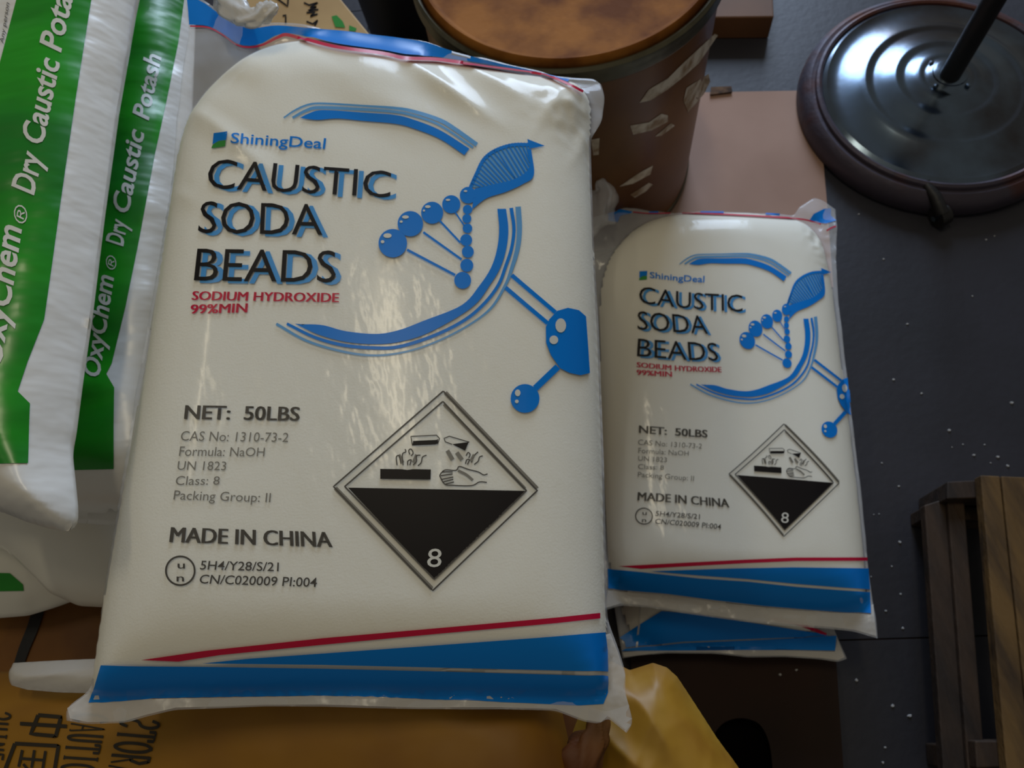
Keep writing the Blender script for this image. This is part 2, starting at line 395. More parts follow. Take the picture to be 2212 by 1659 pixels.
# ------------------------------------------------------------------ the caustic soda bag artwork, drawn once
def art_set():
    A = {}
    z6 = Z(380, 260, 3.771); z1 = Z(700, 200, 3.568); z2 = Z(580, 500, 2.989); zd = Z(700, 820, 3.456)
    a = Art(); b = Art(); cst = [("CAUSTIC", (446, 407), (843, 428), (456, 342), (846, 370)), ("SODA", (428, 504), (697, 509), (437, 434), (694, 441)),
                                 ("BEADS", (420, 607), (725, 611), (428, 536), (727, 541))]
    for t, BL, BR, TL, TR in cst:
        a.text(t, BL, BR, TL, TR, bold=-0.004); b.text(t, BL, BR, TL, TR, bold=0.004, dxy=(12, 4))
    A['product_name_shadow'] = (b, 'shadow'); A['product_name'] = (a, 'black')
    A['maker_name'] = (Art().text("ShiningDeal", (498, 309), (702, 322), (500, 287), (705, 299), bold=0.012), 'blue')
    A['maker_emblem'] = (Art().poly(z6((310, 105), (420, 92), (410, 160), (350, 168), (300, 198))), 'blue')
    A['maker_emblem_leaf'] = (Art().poly(z6((290, 230), (302, 200), (350, 171), (408, 163), (402, 212), (384, 216), (372, 188), (340, 198))), 'lgreen')
    A['chemical_name'] = (Art().text("SODIUM HYDROXIDE", (414, 648), (730, 653), (417, 629), (731, 633), bold=0.0, strike=2.4)
                          .text("99%MIN", (411, 678), (532, 675), (413, 658), (534, 655), bold=0.0, strike=2.4), 'red')
    A['net_weight'] = (Art().text("NET:  50LBS", (398, 905), (645, 909), (401, 875), (647, 879), bold=0.006, strike=2.4), 'gray')
    A['detail_lettering'] = (Art().text("CAS No: 1310-73-2", (390, 952), (622, 955), (393, 931), (625, 935))
        .text("Formula: NaOH", (387, 985), (571, 986), (390, 964), (573, 967)).text("UN 1823", (383, 1015), (488, 1016), (386, 996), (490, 997))
        .text("Class: 8", (379, 1048), (474, 1047), (382, 1028), (476, 1029)).text("Packing Group: II", (375, 1079), (584, 1085), (378, 1059), (586, 1065)), 'lgray')
    A['origin_lettering'] = (Art().text("MADE IN CHINA", (366, 1171), (716, 1182), (370, 1138), (713, 1149), bold=0.0, strike=3.2), 'gray')
    th = np.linspace(0, 2 * math.pi, 40)
    A['approval_mark'] = (Art().line(np.c_[390 + 31 * np.cos(th), 1233 + 31 * np.sin(th)], 4, step=6)
        .text("u", (384, 1228), (400, 1228), (384, 1212), (400, 1212), bold=0.01).text("n", (382, 1256), (398, 1256), (382, 1240), (398, 1240), bold=0.01)
        .text("5H4/Y28/S/21", (432, 1230), (602, 1234), (435, 1211), (603, 1215), bold=0.008)
        .text("CN/C020009 PI:004", (430, 1260), (684, 1268), (434, 1241), (686, 1248), bold=0.008), 'gray')
    # ring
    r = Art()
    r.curve([(613, 255), (637, 239), (665, 227), (697, 224), (784, 229), (852, 234), (892, 241), (950, 260), (985, 281), (1030, 313)], [3, 4, 4, 4, 6, 8, 9, 9])
    r.curve([(632, 255), (662, 239), (692, 233), (784, 237), (852, 242), (892, 250), (950, 271), (1022, 319)], [5, 7, 6, 5, 5])
    r.curve([(1119, 447), (1122, 494), (1118, 536), (1105, 581), (1092, 615), (1062, 664), (1015, 701), (948, 736), (881, 759), (814, 768), (747, 761), (664, 737), (597, 700)], [12, 10, 6, 4, 4, 5, 6])
    A['ring_fine_lines'] = (r, 'blue2')
    r = Art()
    r.ribbon([(648, 256), (665, 247), (697, 239), (784, 244), (852, 249), (892, 259), (950, 282), (1014, 322)], [(672, 259), (689, 260), (730, 257), (784, 262), (852, 268), (892, 278), (950, 301), (1003, 336)])
    r.ribbon([(1074, 452), (1078, 494), (1074, 536), (1061, 578), (1036, 617), (997, 660), (914, 694), (864, 713), (814, 722), (747, 716), (697, 703), (650, 701)],
             [(1093, 452), (1098, 494), (1094, 536), (1081, 578), (1059, 615), (1020, 664), (931, 717), (864, 739), (807, 744), (747, 739), (690, 724), (637, 700)])
    r.curve([(1104, 450), (1110, 494), (1105, 536), (1092, 576), (1077, 615), (1048, 654), (1005, 691), (941, 724), (864, 749), (807, 752), (741, 746), (680, 729), (620, 700)], [8, 7, 7, 7, 7, 7, 6])
    A['ring_emblem'] = (r, 'blue')
    # helix
    hx = Art(); q = 3.568
    for x, y, rr in ((530, 1165, 110), (665, 1015, 98), (833, 930, 85), (980, 865, 70), (1110, 795, 64), (1105, 905, 36), (1100, 975, 35), (1105, 1050, 37), (1095, 1140, 46), (1108, 1230, 46), (1100, 1335, 50), (1068, 1450, 65)):
        hx.disc((700 + x / q, 200 + y / q), rr / q)
    for (x0, y0, x1, y1, wd) in ((640, 1215, 1010, 1410, 20), (765, 1080, 1060, 1290, 18), (890, 990, 1050, 1160, 16), (1010, 925, 1080, 1030, 12)):
        hx.line(z1((x0, y0), (x1, y1)), wd / q)
    chain = spline(np.array(z1((1130, 730), (1170, 640), (1230, 520), (1320, 450), (1450, 408), (1590, 405))), 6)
    for p in chain[::1]: hx.disc(p, 4.2, n=8)
    hx.line(chain, 7)
    hx.poly(z1((1565, 362), (1700, 415), (1580, 436)))
    hx.ribbon(z1((1160, 745), (1300, 712), (1440, 680), (1540, 630), (1585, 560), (1570, 440)), z1((1140, 905), (1250, 820), (1400, 770), (1530, 710), (1615, 640), (1595, 440)))
    low = resample_n(spline(np.array(z1((1180, 735), (1300, 712), (1440, 680), (1540, 630), (1585, 560), (1575, 450))), 6), 20); up_ = resample_n(chain, 20)
    for i in range(1, 19): hx.line([up_[i], low[min(19, int(i * 0.9) + 1)]], [2.2, 3.4])
    A['helix_leaf_tint'] = (Art().ribbon(chain, low), 'blue2')
    A['helix_emblem'] = (hx, 'blue'); hx = Art()
    hx.line(z2((1570, 285), (1850, 525)), 9); hx.line(z2((1530, 365), (1800, 595)), 9)
    hx.poly(z2((1788, 620), (1810, 570), (1860, 515), (1930, 495), (2000, 510), (2045, 550), (2058, 730), (2070, 915), (2010, 930), (1940, 915), (1880, 885), (1820, 800), (1790, 720)), 4)
    hx.line(z2((1865, 875), (1720, 1015)), 14); hx.disc(z2((1655, 1080))[0], 31)
    A['molecule_emblem'] = (hx, 'blue')
    g = Art()
    for x, y, rx, ry in ((490, 1108, 32, 18), (452, 1155, 14, 12), (628, 965, 26, 13), (595, 1000, 12, 9), (800, 885, 22, 11), (770, 915, 9, 8), (955, 833, 18, 8), (1090, 765, 14, 7)):
        g.disc((700 + x / q, 200 + y / q), rx / q, ry / q, 12)
    for x, y, rx, ry in ((1882, 610, 34, 46), (1838, 703, 28, 28), (1608, 1045, 18, 22), (1602, 1100, 12, 12)): g.disc((580 + x / 2.989, 500 + y / 2.989), rx / 2.989, ry / 2.989, 14)
    A['emblem_highlights'] = (g, 'white')
    # hazard diamond
    D = Art(); dd = lambda *p: zd(*p)
    D.line(dd((890, 88), (72, 800), (812, 1575), (1590, 830)), 3.5, closed=True)
    D.line(dd((887, 165), (155, 800), (822, 1490), (1510, 830)), 3.5, closed=True)
    gl = Art().line(dd((905, 98), (1590, 815)), 9).line(dd((895, 185), (1500, 815)), 7).line(dd((85, 810), (805, 1560)), 9)
    A['hazard_diamond_shade'] = (gl, 'lgray')
    A['hazard_diamond_frame'] = (D, 'gray')
    K = Art(); K.poly(dd((180, 808), (1508, 832), (822, 1487)))
    K.poly(dd((420, 668), (580, 670), (592, 688), (622, 676), (630, 690), (662, 670), (797, 672), (795, 748), (420, 742)))
    K.poly(dd((665, 460), (840, 452), (852, 445), (848, 480), (830, 486), (660, 494))); K.poly(dd((955, 484), (1080, 468), (1052, 532)))
    A['hazard_diamond_black'] = (K, 'black')
    S = Art(); lw = 2.2
    S.line(dd((660, 494), (648, 425), (840, 416), (862, 440), (848, 480)), lw); S.line(dd((955, 484), (905, 465), (895, 440), (935, 424), (1085, 468)), lw)
    for pts in (((545, 640), (540, 580), (560, 570), (575, 630)), ((590, 640), (585, 560), (610, 540), (605, 520)), ((640, 560), (632, 530), (650, 520), (665, 550), (650, 570)), ((625, 640), (625, 610), (650, 600), (640, 640)),
                ((665, 640), (690, 610), (690, 570), (720, 565)), ((700, 645), (725, 620), (735, 580), (765, 565)), ((1055, 630), (1065, 600), (1085, 600), (1070, 635)), ((1060, 570), (1075, 545), (1090, 560), (1080, 585)),
                ((1100, 620), (1120, 570), (1150, 540)), ((1120, 635), (1150, 610), (1160, 580), (1185, 570)), ((880, 690), (910, 675), (985, 678), (1010, 650), (1080, 672), (1150, 690), (1190, 712), (1220, 705)),
                ((862, 718), (885, 692), (960, 690)), ((870, 718), (960, 705)), ((880, 745), (965, 728)), ((890, 765), (965, 745)), ((905, 782), (970, 765)), ((862, 718), (900, 780), (960, 790), (1100, 792), (1160, 765), (1215, 768))):
        S.curve(dd(*pts), 2.6, step=5)
    A['hazard_pictogram'] = (S, 'gray')
    S = Art(); S.curve(dd((1000, 680), (1060, 710), (1110, 752)), 6); S.curve(dd((920, 530), (960, 600)), 9); S.curve(dd((990, 545), (1030, 600)), 9)
    for pts in (((560, 560), (590, 620)), ((690, 560), (665, 620)), ((1120, 560), (1095, 610))): S.curve(dd(*pts), 6)
    A['hazard_pictogram_shade'] = (S, 'lgray')
    A['hazard_class_number'] = (Art().text("8", (922, 1225), (953, 1225), (925, 1185), (955, 1185), bold=0.0), 'white')
    return A
INK = dict(blue=blue_m, blue2=blue2_m, shadow=shadow_m, red=red_m, black=black_m, gray=gray_m, lgray=lgray_m, white=white_m, lgreen=lgreen_m)
LIFT = dict(product_name=0.0010, emblem_highlights=0.0014, hazard_class_number=0.0013, molecule_emblem=0.0010, helix_emblem=0.0010, hazard_diamond_frame=0.0009, hazard_diamond_black=0.0009, ring_emblem=0.0008)
LABEL = dict(product_name='thin black capital lettering', product_name_shadow='sky blue drop shadow of the lettering', chemical_name='red capital lettering', hazard_diamond_black='black lower half and black blocks of the diamond',
             maker_emblem='small blue flag-shaped emblem', ring_emblem='open blue ring', helix_leaf_tint='pale blue twisted leaf', molecule_emblem='blue molecule', helix_emblem='blue beaded helix', maker_emblem_leaf='small green leaf under the emblem')

# ------------------------------------------------------------------ main soda bag
R0 = np.array([[0.983, -0.099, 0.152], [0.113, 0.99, -0.085], [-0.142, 0.1, 0.985]]); Pm = np.array([-0.133, 0.338, 0.740])
TM = 0.046
_S0 = Sack.__new__(Sack); _S0.O = Pm - TM * R0[:, 2]; _S0.U = R0[:, 0]; _S0.V = R0[:, 1]; _S0.N = R0[:, 2]
CRa, CRb = _S0.px2plane([(1250, 245)], 0.03)[0]; TPb = _S0.px2plane([(850, 250)], 0.045)[0][1]
def wr_main(a, b, d):
    top = sm(b, TPb - 0.07, TPb + 0.03); k = 0.0011 * vnoise(a * 8, b * 8, 3)
    k = k + top * 0.0042 * ridge((a * 0.85 + b * 0.5) * 26, (b * 0.85 - a * 0.5) * 5, 2)
    cr = np.exp(-((a - CRa) ** 2 + (b - CRb) ** 2) / 0.0016)          # crumpled upper right corner
    k = k + cr * (0.0065 * ridge((a - b) * 30, (a + b) * 9, 5) + 0.0016 * vnoise(a * 120, b * 120, 8))
    fl = sm(-d, -0.004, 0.012)
    k = k * sm(d, -0.01, 0.03) + cr * 0.002 * ridge(a * 80, b * 50, 25) + fl * (0.0045 * vnoise(a * 26, b * 34, 6) + 0.0008 * vnoise(a * 60, b * 60, 9))
    tl = np.exp(-((a + 0.13) ** 2 + (b - 0.36) ** 2) / 0.002); k = k + tl * 0.003 * ridge(a * 40, b * 40, 4)
    return k
main_out = (
    [(148, 1556), (142, 1530), (196, 1490), (212, 1400), (228, 1260), (252, 1120), (282, 920), (312, 740), (345, 560), (368, 420), (380, 300), (392, 180), (408, 70), (400, -15)],
    [(1354, 1583), (1369, 1563), (1349, 1488), (1353, 1458), (1336, 1403), (1312, 1336), (1309, 1234), (1305, 1000), (1294, 720), (1284, 560), (1278, 400), (1276, 300), (1300, 262), (1306, 215), (1298, 182)],
    [(148, 1556), (190, 1564), (269, 1562), (316, 1548), (380, 1533), (475, 1530), (570, 1526), (696, 1526), (900, 1532), (1080, 1532), (1200, 1535), (1261, 1559), (1298, 1564), (1312, 1549), (1329, 1563), (1354, 1583)],
    [(400, -15), (440, 0), (500, 40), (545, 56), (600, 52), (700, 62), (795, 72), (909, 88), (974, 109), (1056, 131), (1137, 149), (1202, 164), (1245, 168), (1285, 170), (1298, 182)])
main_con = [(205, 1420), (235, 1240), (290, 930), (345, 600), (370, 420), (388, 310), (410, 250), (470, 175), (540, 122), (640, 92), (760, 106), (960, 142), (1100, 160), (1200, 178), (1262, 196), (1280, 240), (1270, 330), (1274, 420), (1280, 500), (1291, 800), (1301, 1050), (1306, 1250), (1312, 1380), (1314, 1470), (1300, 1505), (1150, 1500), (700, 1492), (350, 1498), (225, 1508), (200, 1500)]
bag = empty('soda_bag', (Pm - 0.09 * R0[:, 2]).tolist(), 'largest, nearest bag of caustic soda beads, lying on the yellow sacks', 'bag')
S1 = Sack(Pm - TM * R0[:, 2], R0[:, 0], R0[:, 1], main_out, main_con, T=TM, Tb=0.045, wdt=0.075, pw=0.7, wr=wr_main, nx=150, ny=210, dome=0.10)
S1.mesh('film', film_m, bag, label='clear glossy plastic film')
S1.mesh('contents', bead_m, bag, inset=0.0012, only_content=True, label='white soda beads')
ART = art_set()
for nm, (a, ink) in ART.items(): a.lay(S1, nm, INK[ink], bag, LIFT.get(nm, 0.0005), label=LABEL.get(nm))
b = Art(); b.poly([(221, 1437), (427, 1438), (696, 1442), (950, 1448), (1200, 1455), (1311, 1459), (1313, 1495), (1303, 1520), (1251, 1523), (1080, 1516), (900, 1508), (696, 1500), (475, 1503), (332, 1506), (192, 1518), (205, 1490)])
b.poly([(437, 1431), (538, 1421), (696, 1410), (950, 1392), (1200, 1374), (1305, 1366), (1310, 1403), (1311, 1450), (1200, 1446), (950, 1440), (696, 1434)])
b.lay(S1, 'bottom_band', blue_m, bag, 0.0013, label='blue bands across the bottom')
Art().poly([(305, 1425), (443, 1405), (696, 1378), (950, 1356), (1200, 1334), (1295, 1324), (1295, 1336), (1200, 1346), (950, 1368), (696, 1392), (475, 1414), (386, 1428)]).lay(S1, 'red_stripe', red_m, bag, label='red tapering stripe')
rl = [(412, 60), (450, 63), (480, 78), (510, 99), (535, 106), (565, 101), (600, 84), (622, 78), (672, 92), (730, 106), (828, 120), (877, 130), (942, 133), (1023, 143), (1121, 156), (1170, 163), (1218, 182), (1256, 200)]
Art().curve(rl, [3, 3, 3, 4, 7, 7, 7, 7, 6, 5, 5]).lay(S1, 'top_red_line', red_m, bag, 0.0024, label='thin red line below the top band')
tb = Art(); tb.ribbon([(404, -8), (440, 8), (470, 30), (500, 52), (545, 64), (600, 58), (700, 66), (795, 76), (909, 92), (974, 111), (1056, 134), (1137, 152), (1202, 167), (1230, 175)],
                      [(410, 56), (450, 59), (480, 74), (510, 95), (535, 102), (565, 97), (600, 78), (640, 76), (730, 98), (828, 112), (877, 121), (942, 125), (1023, 136), (1121, 152), (1170, 160), (1225, 180)])
tb.lay(S1, 'top_band', blue_m, bag, 0.0020, label='blue band along the top seam')
Art().poly([(190, 1521), (332, 1509), (475, 1506), (696, 1502), (900, 1511), (1080, 1519), (1251, 1526), (1306, 1522), (1316, 1495), (1313, 1370), (1318, 1368), (1334, 1408), (1350, 1458), (1346, 1488), (1364, 1540), (1366, 1562), (1353, 1578), (1330, 1560), (1312, 1546), (1298, 1560), (1262, 1555), (1200, 1531), (1080, 1528), (900, 1528), (696, 1522), (570, 1522), (475, 1526), (380, 1529), (316, 1544), (269, 1558), (190, 1560), (152, 1552), (146, 1530), (196, 1494)]).lay(S1, 'sealed_hem', hem_m, bag, 0.0006, label='cloudy white sealed hem')
# twisted tail of film at the upper left corner
def twist(name, path, radii, m, parent, seed=1, label=None, n=22):
    P = spline(np.array(path, float), 8); R = np.interp(np.linspace(0, 1, len(P)), np.linspace(0, 1, len(radii)), radii); V = []; Fc = []
    for i, p in enumerate(P):
        t = P[min(i + 1, len(P) - 1)] - P[max(i - 1, 0)]; t /= np.linalg.norm(t); uu = np.cross(t, [0, 0, 1.0]); uu /= np.linalg.norm(uu); vv = np.cross(t, uu)
        for k in range(n):
            an = 2 * math.pi * k / n; rr = R[i] * (1 + 0.45 * float(vnoise(math.cos(an) * 2.2 + i * 0.25, math.sin(an) * 2.2 + 3, seed)) + 0.25 * math.cos(5 * an + i * 0.5))
            V.append(p + rr * (math.cos(an) * uu * 1.25 + math.sin(an) * vv * 0.55))
    m2 = len(P)
    for i in range(m2 - 1):
        for k in range(n): Fc.append([i * n + k, i * n + (k + 1) % n, (i + 1) * n + (k + 1) % n, (i + 1) * n + k])
    Fc += [list(range(n))[::-1], list(range((m2 - 1) * n, m2 * n))]
    return mesh_obj(name, V, Fc, m, parent, True, label)
zt = 0.775
twist('twisted_tail', [at(478, -40, zt), at(500, -10, zt + 0.005), at(522, 30, zt + 0.012), at(548, 40, zt + 0.018), at(578, 24, zt + 0.024), at(600, 14, zt + 0.026)], [0.017, 0.014, 0.010, 0.008, 0.009, 0.003], hem_m, bag, 3, label='white twisted tail of film')

# ------------------------------------------------------------------ right soda bags
RP = np.array([(1378,637),(1609,675),(1378,712),(1375.5,769),(1557,782),(1614.6,737),(1794,588),(1700,784.6),(1748,686.5),(1468,571),(1489.5,830),(1701,600),(1693,916),(1574.5,1024),(1812,1043.5),(1693,1159),(1377,1081),(1574.5,1096),(1380,935),(1391.6,1115),(1340,1223.6),(1873,1206),(1791,928),(1378,586)], float)
LP = np.array([(446,377),(852,430),(429,503),(420,606),(735,615),(848.5,526.5),(1174,316),(1000,606),(1097,448),(613,255),(593,699),(1017,326),(957.5,845.5),(721,1051),(1160,1060),(935,1276),(366,1171.5),(716,1181.6),(398,905),(390.6,1233.7),(305,1425),(1295,1330),(1133.7,861),(457,287.5)], float)
def tps(A, B, lam=30.0):
    k = lambda r2: np.where(r2 > 0, r2 * np.log(r2 + 1e-12), 0) * 0.5
    A = A / 1000; n = len(A); D2 = ((A[:, None] - A[None]) ** 2).sum(-1); Mx = np.zeros((n + 3, n + 3))
    Mx[:n, :n] = k(D2) + np.eye(n) * lam * 1e-4; Mx[:n, n:] = np.c_[np.ones(n), A]; Mx[n:, :n] = Mx[:n, n:].T
    s = np.linalg.solve(Mx, np.r_[B, np.zeros((3, 2))])
    def f(P):
        P = np.asarray(P) / 1000; return k(((P[:, None] - A[None]) ** 2).sum(-1)) @ s[:n] + np.c_[np.ones(len(P)), P] @ s[n:]
    return f
warp = tps(LP, RP)
def wr_r(a, b, d):
    k = 0.0010 * vnoise(a * 9, b * 9, 13) + 0.0012 * ridge(a * 30, b * 7, 12) * sm(-a, 0.05, 0.2)
    fl = sm(-d, -0.004, 0.012); k = k * sm(d, -0.01, 0.03) + fl * (0.0045 * vnoise(a * 30, b * 34, 16) + 0.0008 * vnoise(a * 60, b * 60, 19))
    cr = np.exp(-((a - 0.17) ** 2 + (b - 0.33) ** 2) / 0.0016)
    return k + cr * 0.005 * ridge(a * 70, b * 60, 15)
z6r = Z(1280, 420, 3.771); z7 = Z(1300, 860, 2.86)
rout = (
    [(1302, 1320), (1295, 1200), (1285, 1000), (1276, 800), (1270, 600), (1268, 500), (1272, 462)],
    [(1896, 1379), (1890, 1330), (1876, 1230), (1862, 1080), (1844, 930), (1826, 780), (1812, 660), (1806, 560), (1808, 500), (1805, 452)],
    [(1302, 1320), (1340, 1308), (1400, 1312), (1480, 1325), (1600, 1342), (1700, 1352), (1790, 1358), (1845, 1364), (1896, 1379)],
    [(1272, 462), (1300, 458), (1335, 448), (1375, 450), (1400, 456), (1450, 460), (1540, 457), (1620, 459), (1715, 466), (1726, 448), (1758, 427), (1785, 438), (1805, 452)])
rcon = [(1318, 1270), (1305, 1100), (1298, 900), (1293, 700), (1300, 590), (1340, 520), (1400, 476), (1480, 462), (1600, 461), (1700, 470), (1752, 490), (1782, 540), (1800, 640), (1816, 780), (1836, 930), (1854, 1080), (1866, 1200), (1872, 1290), (1860, 1322), (1700, 1318), (1500, 1300), (1380, 1284)]
c = at(1580, 900, 0.145); rU = at(1850, 930, 0.145) - at(1300, 930, 0.145)
rU = at(1812, 1043, 0.145) - at(1574, 1024, 0.145); rV = np.cross([0, 0, 1], rU)
bag2 = empty('soda_bag', c - [0, 0, 0.045], 'smaller-looking caustic soda bag lying flat right of the nearest one, on top of another bag', 'bag')
S2 = Sack(c, rU, rV, rout, rcon, T=0.045, Tb=0.04, wdt=0.075, pw=0.7, wr=wr_r, nx=120, ny=180, dome=0.08)
S2.mesh('film', film_m, bag2, label='clear glossy plastic film'); S2.mesh('contents', bead_m, bag2, inset=0.0012, only_content=True, label='white soda beads')
for nm, (a, ink) in ART.items(): a.lay(S2, nm, INK[ink], bag2, LIFT.get(nm, 0.0005), warp=warp, label=LABEL.get(nm))
b = Art().poly(z7((300, 1068), (800, 1052), (1180, 1045), (1645, 1052), (1655, 1182), (1200, 1146), (900, 1116), (600, 1094)))
b.poly(z7((35, 1055), (250, 1074), (600, 1112), (900, 1132), (1200, 1164), (1655, 1199), (1662, 1330), (1300, 1305), (1000, 1280), (700, 1245), (400, 1205), (38, 1175)))
b.lay(S2, 'bottom_band', blue_m, bag2, 0.0013, label='blue bands across the bottom')
Art().poly(z7((105, 1038), (500, 1017), (880, 998), (1200, 985), (1640, 984), (1640, 1005), (1200, 1006), (880, 1020), (500, 1040), (240, 1054))).lay(S2, 'red_stripe', red_m, bag2, label='red tapering stripe')
Art().poly([(1313, 1276), (1440, 1284), (1545, 1299), (1650, 1311), (1755, 1319), (1882, 1328), (1882, 1238), (1888, 1330), (1893, 1374), (1845, 1360), (1790, 1354), (1700, 1348), (1600, 1338), (1480, 1321), (1400, 1308), (1340, 1304), (1306, 1314)]).lay(S2, 'sealed_hem', hem_m, bag2, 0.0006, label='cloudy white sealed hem')
t = Art().poly(z6r((120, 70), (160, 56), (205, 62), (215, 118), (320, 142), (320, 152), (225, 175), (205, 228), (130, 218)))
t.line(z6r((460, 150), (700, 142), (1200, 150), (1600, 168)), 4); t.poly(z6r((1760, 220), (1800, 160), (1880, 120), (1980, 110), (1985, 215), (1900, 240)))
t.lay(S2, 'top_band', blue_m, bag2, 0.001, label='blue band folded over the top seam')
Art().curve(z6r((330, 146), (460, 158), (700, 155), (1000, 164), (1300, 178), (1650, 200), (1750, 212), (1860, 245)), [2, 2, 3, 3, 3, 3]).curve(z6r((1905, 298), (1945, 275), (1982, 262)), 3).lay(S2, 'top_red_line', red_m, bag2, 0.0014, label='thin red line below the top band')

twist('crumpled_corner', [at(1262, 500, 0.175), at(1285, 455, 0.205), at(1303, 415, 0.235), at(1296, 388, 0.255)], [0.016, 0.026, 0.018, 0.004], film_m, bag2, 4, label='clear crumpled corner of film')
lout = ([(1345, 1422), (1325, 1300), (1318, 1000), (1315, 700)], [(1829, 1423), (1808, 1376), (1790, 1330), (1775, 1100), (1765, 700)],
        [(1345, 1422), (1380, 1416), (1440, 1411), (1545, 1412), (1615, 1420), (1695, 1419), (1772, 1424), (1810, 1430), (1829, 1423)], [(1315, 700), (1765, 700)])
cl = at(1560, 1200, 0.068)
bag3 = empty('soda_bag', cl - [0, 0, 0.04], 'caustic soda bag mostly hidden beneath the right bag, only its blue end showing', 'bag')
S3 = Sack(cl, rU, rV, lout, [(1345, 1398), (1340, 1200), (1330, 740), (1745, 740), (1760, 1200), (1785, 1385), (1560, 1395)], T=0.033, Tb=0.033, wdt=0.07, nx=90, ny=110,
          wr=lambda a, b, d: 0.003 * vnoise(a * 25, b * 30, 21) * sm(-d, -0.03, 0.01))
S3.mesh('film', film_m, bag3, label='clear glossy plastic film'); S3.mesh('contents', bead_m, bag3, inset=0.0012, only_content=True, label='white soda beads')
b = Art().poly(z7((110, 1480), (230, 1400), (370, 1315), (600, 1335), (1000, 1398), (1300, 1445), (1400, 1468), (900, 1486), (500, 1502), (110, 1544)))
b.poly(z7((110, 1552), (500, 1510), (900, 1494), (1448, 1468), (1440, 1560), (1200, 1555), (700, 1520), (400, 1530), (120, 1562)))
b.lay(S3, 'bottom_band', blue_m, bag3, 0.0013, label='blue bands across the end')
Art().poly([(1345, 1410), (1440, 1398), (1545, 1395), (1650, 1403), (1803, 1408), (1809, 1380), (1824, 1420), (1810, 1426), (1772, 1421), (1695, 1416), (1615, 1417), (1545, 1409), (1440, 1408), (1348, 1419)]).lay(S3, 'sealed_hem', hem_m, bag3, 0.0006, label='cloudy white sealed hem')
Art().curve(z7((1040, 1362), (1200, 1392), (1300, 1425), (1385, 1463)), [3, 7, 7]).lay(S3, 'red_stripe', red_m, bag3, 0.0012)
Art().line(z7((238, 1270), (232, 1400), (215, 1540)), 4).lay(S3, 'film_crease', hem_m, bag3, 0.0014, label='pale crease in the film')

# ------------------------------------------------------------------ generic opaque sacks
def sack(name, label, cat, center_px, z, outline, m, T=0.05, Tb=0.05, U=None, V=None, group=None, **k):
    c = at(*center_px, z); U = np.array([1.0, 0, 0]) if U is None else np.array(U, float); V = np.array([0, 1.0, 0]) if V is None else np.array(V, float)
    e = empty(name, (c - [0, 0, Tb]).tolist(), label, cat, group)
    s = Sack(c, U, V, outline, None, T=T, Tb=Tb, **k); s.mesh('sack_skin', m, e); return e, s
dirb = at(160, 1100, 0.78) - at(293, 0, 0.78); dirb = -dirb / np.linalg.norm(dirb); dirU = np.cross(dirb, [0, 0, 1])
def wr_p(sd):
    return lambda a, b, d: (0.0030 * ridge(a * 8, b * 15, sd) + 0.0012 * vnoise(a * 22, b * 34, sd + 1)) * sm(d, 0, 0.02) + 0.002 * vnoise(a * 30, b * 30, sd + 2) * (1 - sm(d, 0, 0.03))
p1, P1 = sack('potash_bag', 'white plastic potash bag with green stripe, leftmost and topmost at the left edge', 'bag', (60, 600), 0.80,
    ([(-330, 1010), (-300, 500), (-200, -300)], [(147, 1147), (162, 1128), (163, 1090), (156, 1020), (150, 965), (158, 930), (175, 800), (197, 650), (222, 450), (255, 215), (272, 120), (293, 0), (345, -240)],
     [(-330, 1010), (-150, 1060), (0, 1104), (60, 1128), (110, 1143), (147, 1147)], [(-200, -300), (345, -240)]), poly_m, T=0.045, Tb=0.045, U=dirU, V=dirb, wr=wr_p(31), nx=90, ny=160, wdt=0.06)
g = Art().poly([(52, -60), (215, -60), (197, 0), (165, 200), (130, 440), (112, 570), (95, 690), (60, 780), (38, 846), (64, 872), (62, 920), (60, 1001), (-200, 1003), (-120, 600)], 18)
g.lay(P1, 'green_stripe', green_m, p1, label='broad green stripe')
def word(A, t, BL, BR, hgt, bold=0.02):
    BL, BR = np.array(BL, float), np.array(BR, float); dv = (BR - BL); dv /= np.linalg.norm(dv); n = np.array([dv[1], -dv[0]]) * hgt
    A.text(t, BL, BR, BL + n, BR + n, bold=bold, shear=0.25)
t = Art(); word(t, "OxyChem", (2, 792), (48, 492), 52); word(t, "Dry", (73, 424), (93, 334), 50); word(t, "Caustic", (93, 314), (130, 132), 48); word(t, "Potash", (131, 116), (170, -62), 48)
word(t, "®", (57, 486), (63, 448), 28, 0.0)
t.lay(P1, 'stripe_lettering', white_m, p1, 0.0014, label='white bold slanted lettering')
t = Art(); word(t, "Any person", (9, 97), (22, 8), 9, 0.0); t.lay(P1, 'small_print', gray_m, p1, 0.0012)
p2, P2 = sack('potash_bag', 'white plastic potash bag with green stripe, between the leftmost bag and the big soda bag', 'bag', (260, 600), 0.665,
    ([(-180, 1070), (-120, 500), (0, -200)], [(400, 1150), (405, 800), (412, 300), (428, -160)],
     [(-180, 1070), (0, 1090), (120, 1100), (250, 1098), (400, 1100)], [(0, -200), (428, -160)]), poly_m, T=0.045, Tb=0.045, U=dirU, V=dirb, wr=wr_p(41), nx=90, ny=160, wdt=0.06)
g = Art().poly([(250, -60), (402, -60), (397, 0), (385, 90), (360, 215), (335, 330), (300, 520), (272, 660), (242, 785), (230, 808), (247, 838), (246, 920), (246, 1013), (120, 1016), (120, 800), (180, 500), (230, 150)], 16)
g.lay(P2, 'green_stripe', green_m, p2, label='broad green stripe')
t = Art(); word(t, "OxyChem", (216, 816), (247, 598), 38); word(t, "®", (250, 585), (255, 556), 22, 0); word(t, "Dry", (266, 534), (276, 478), 38); word(t, "Caustic", (278, 462), (312, 284), 37); word(t, "Potash", (320, 262), (348, 122), 36)
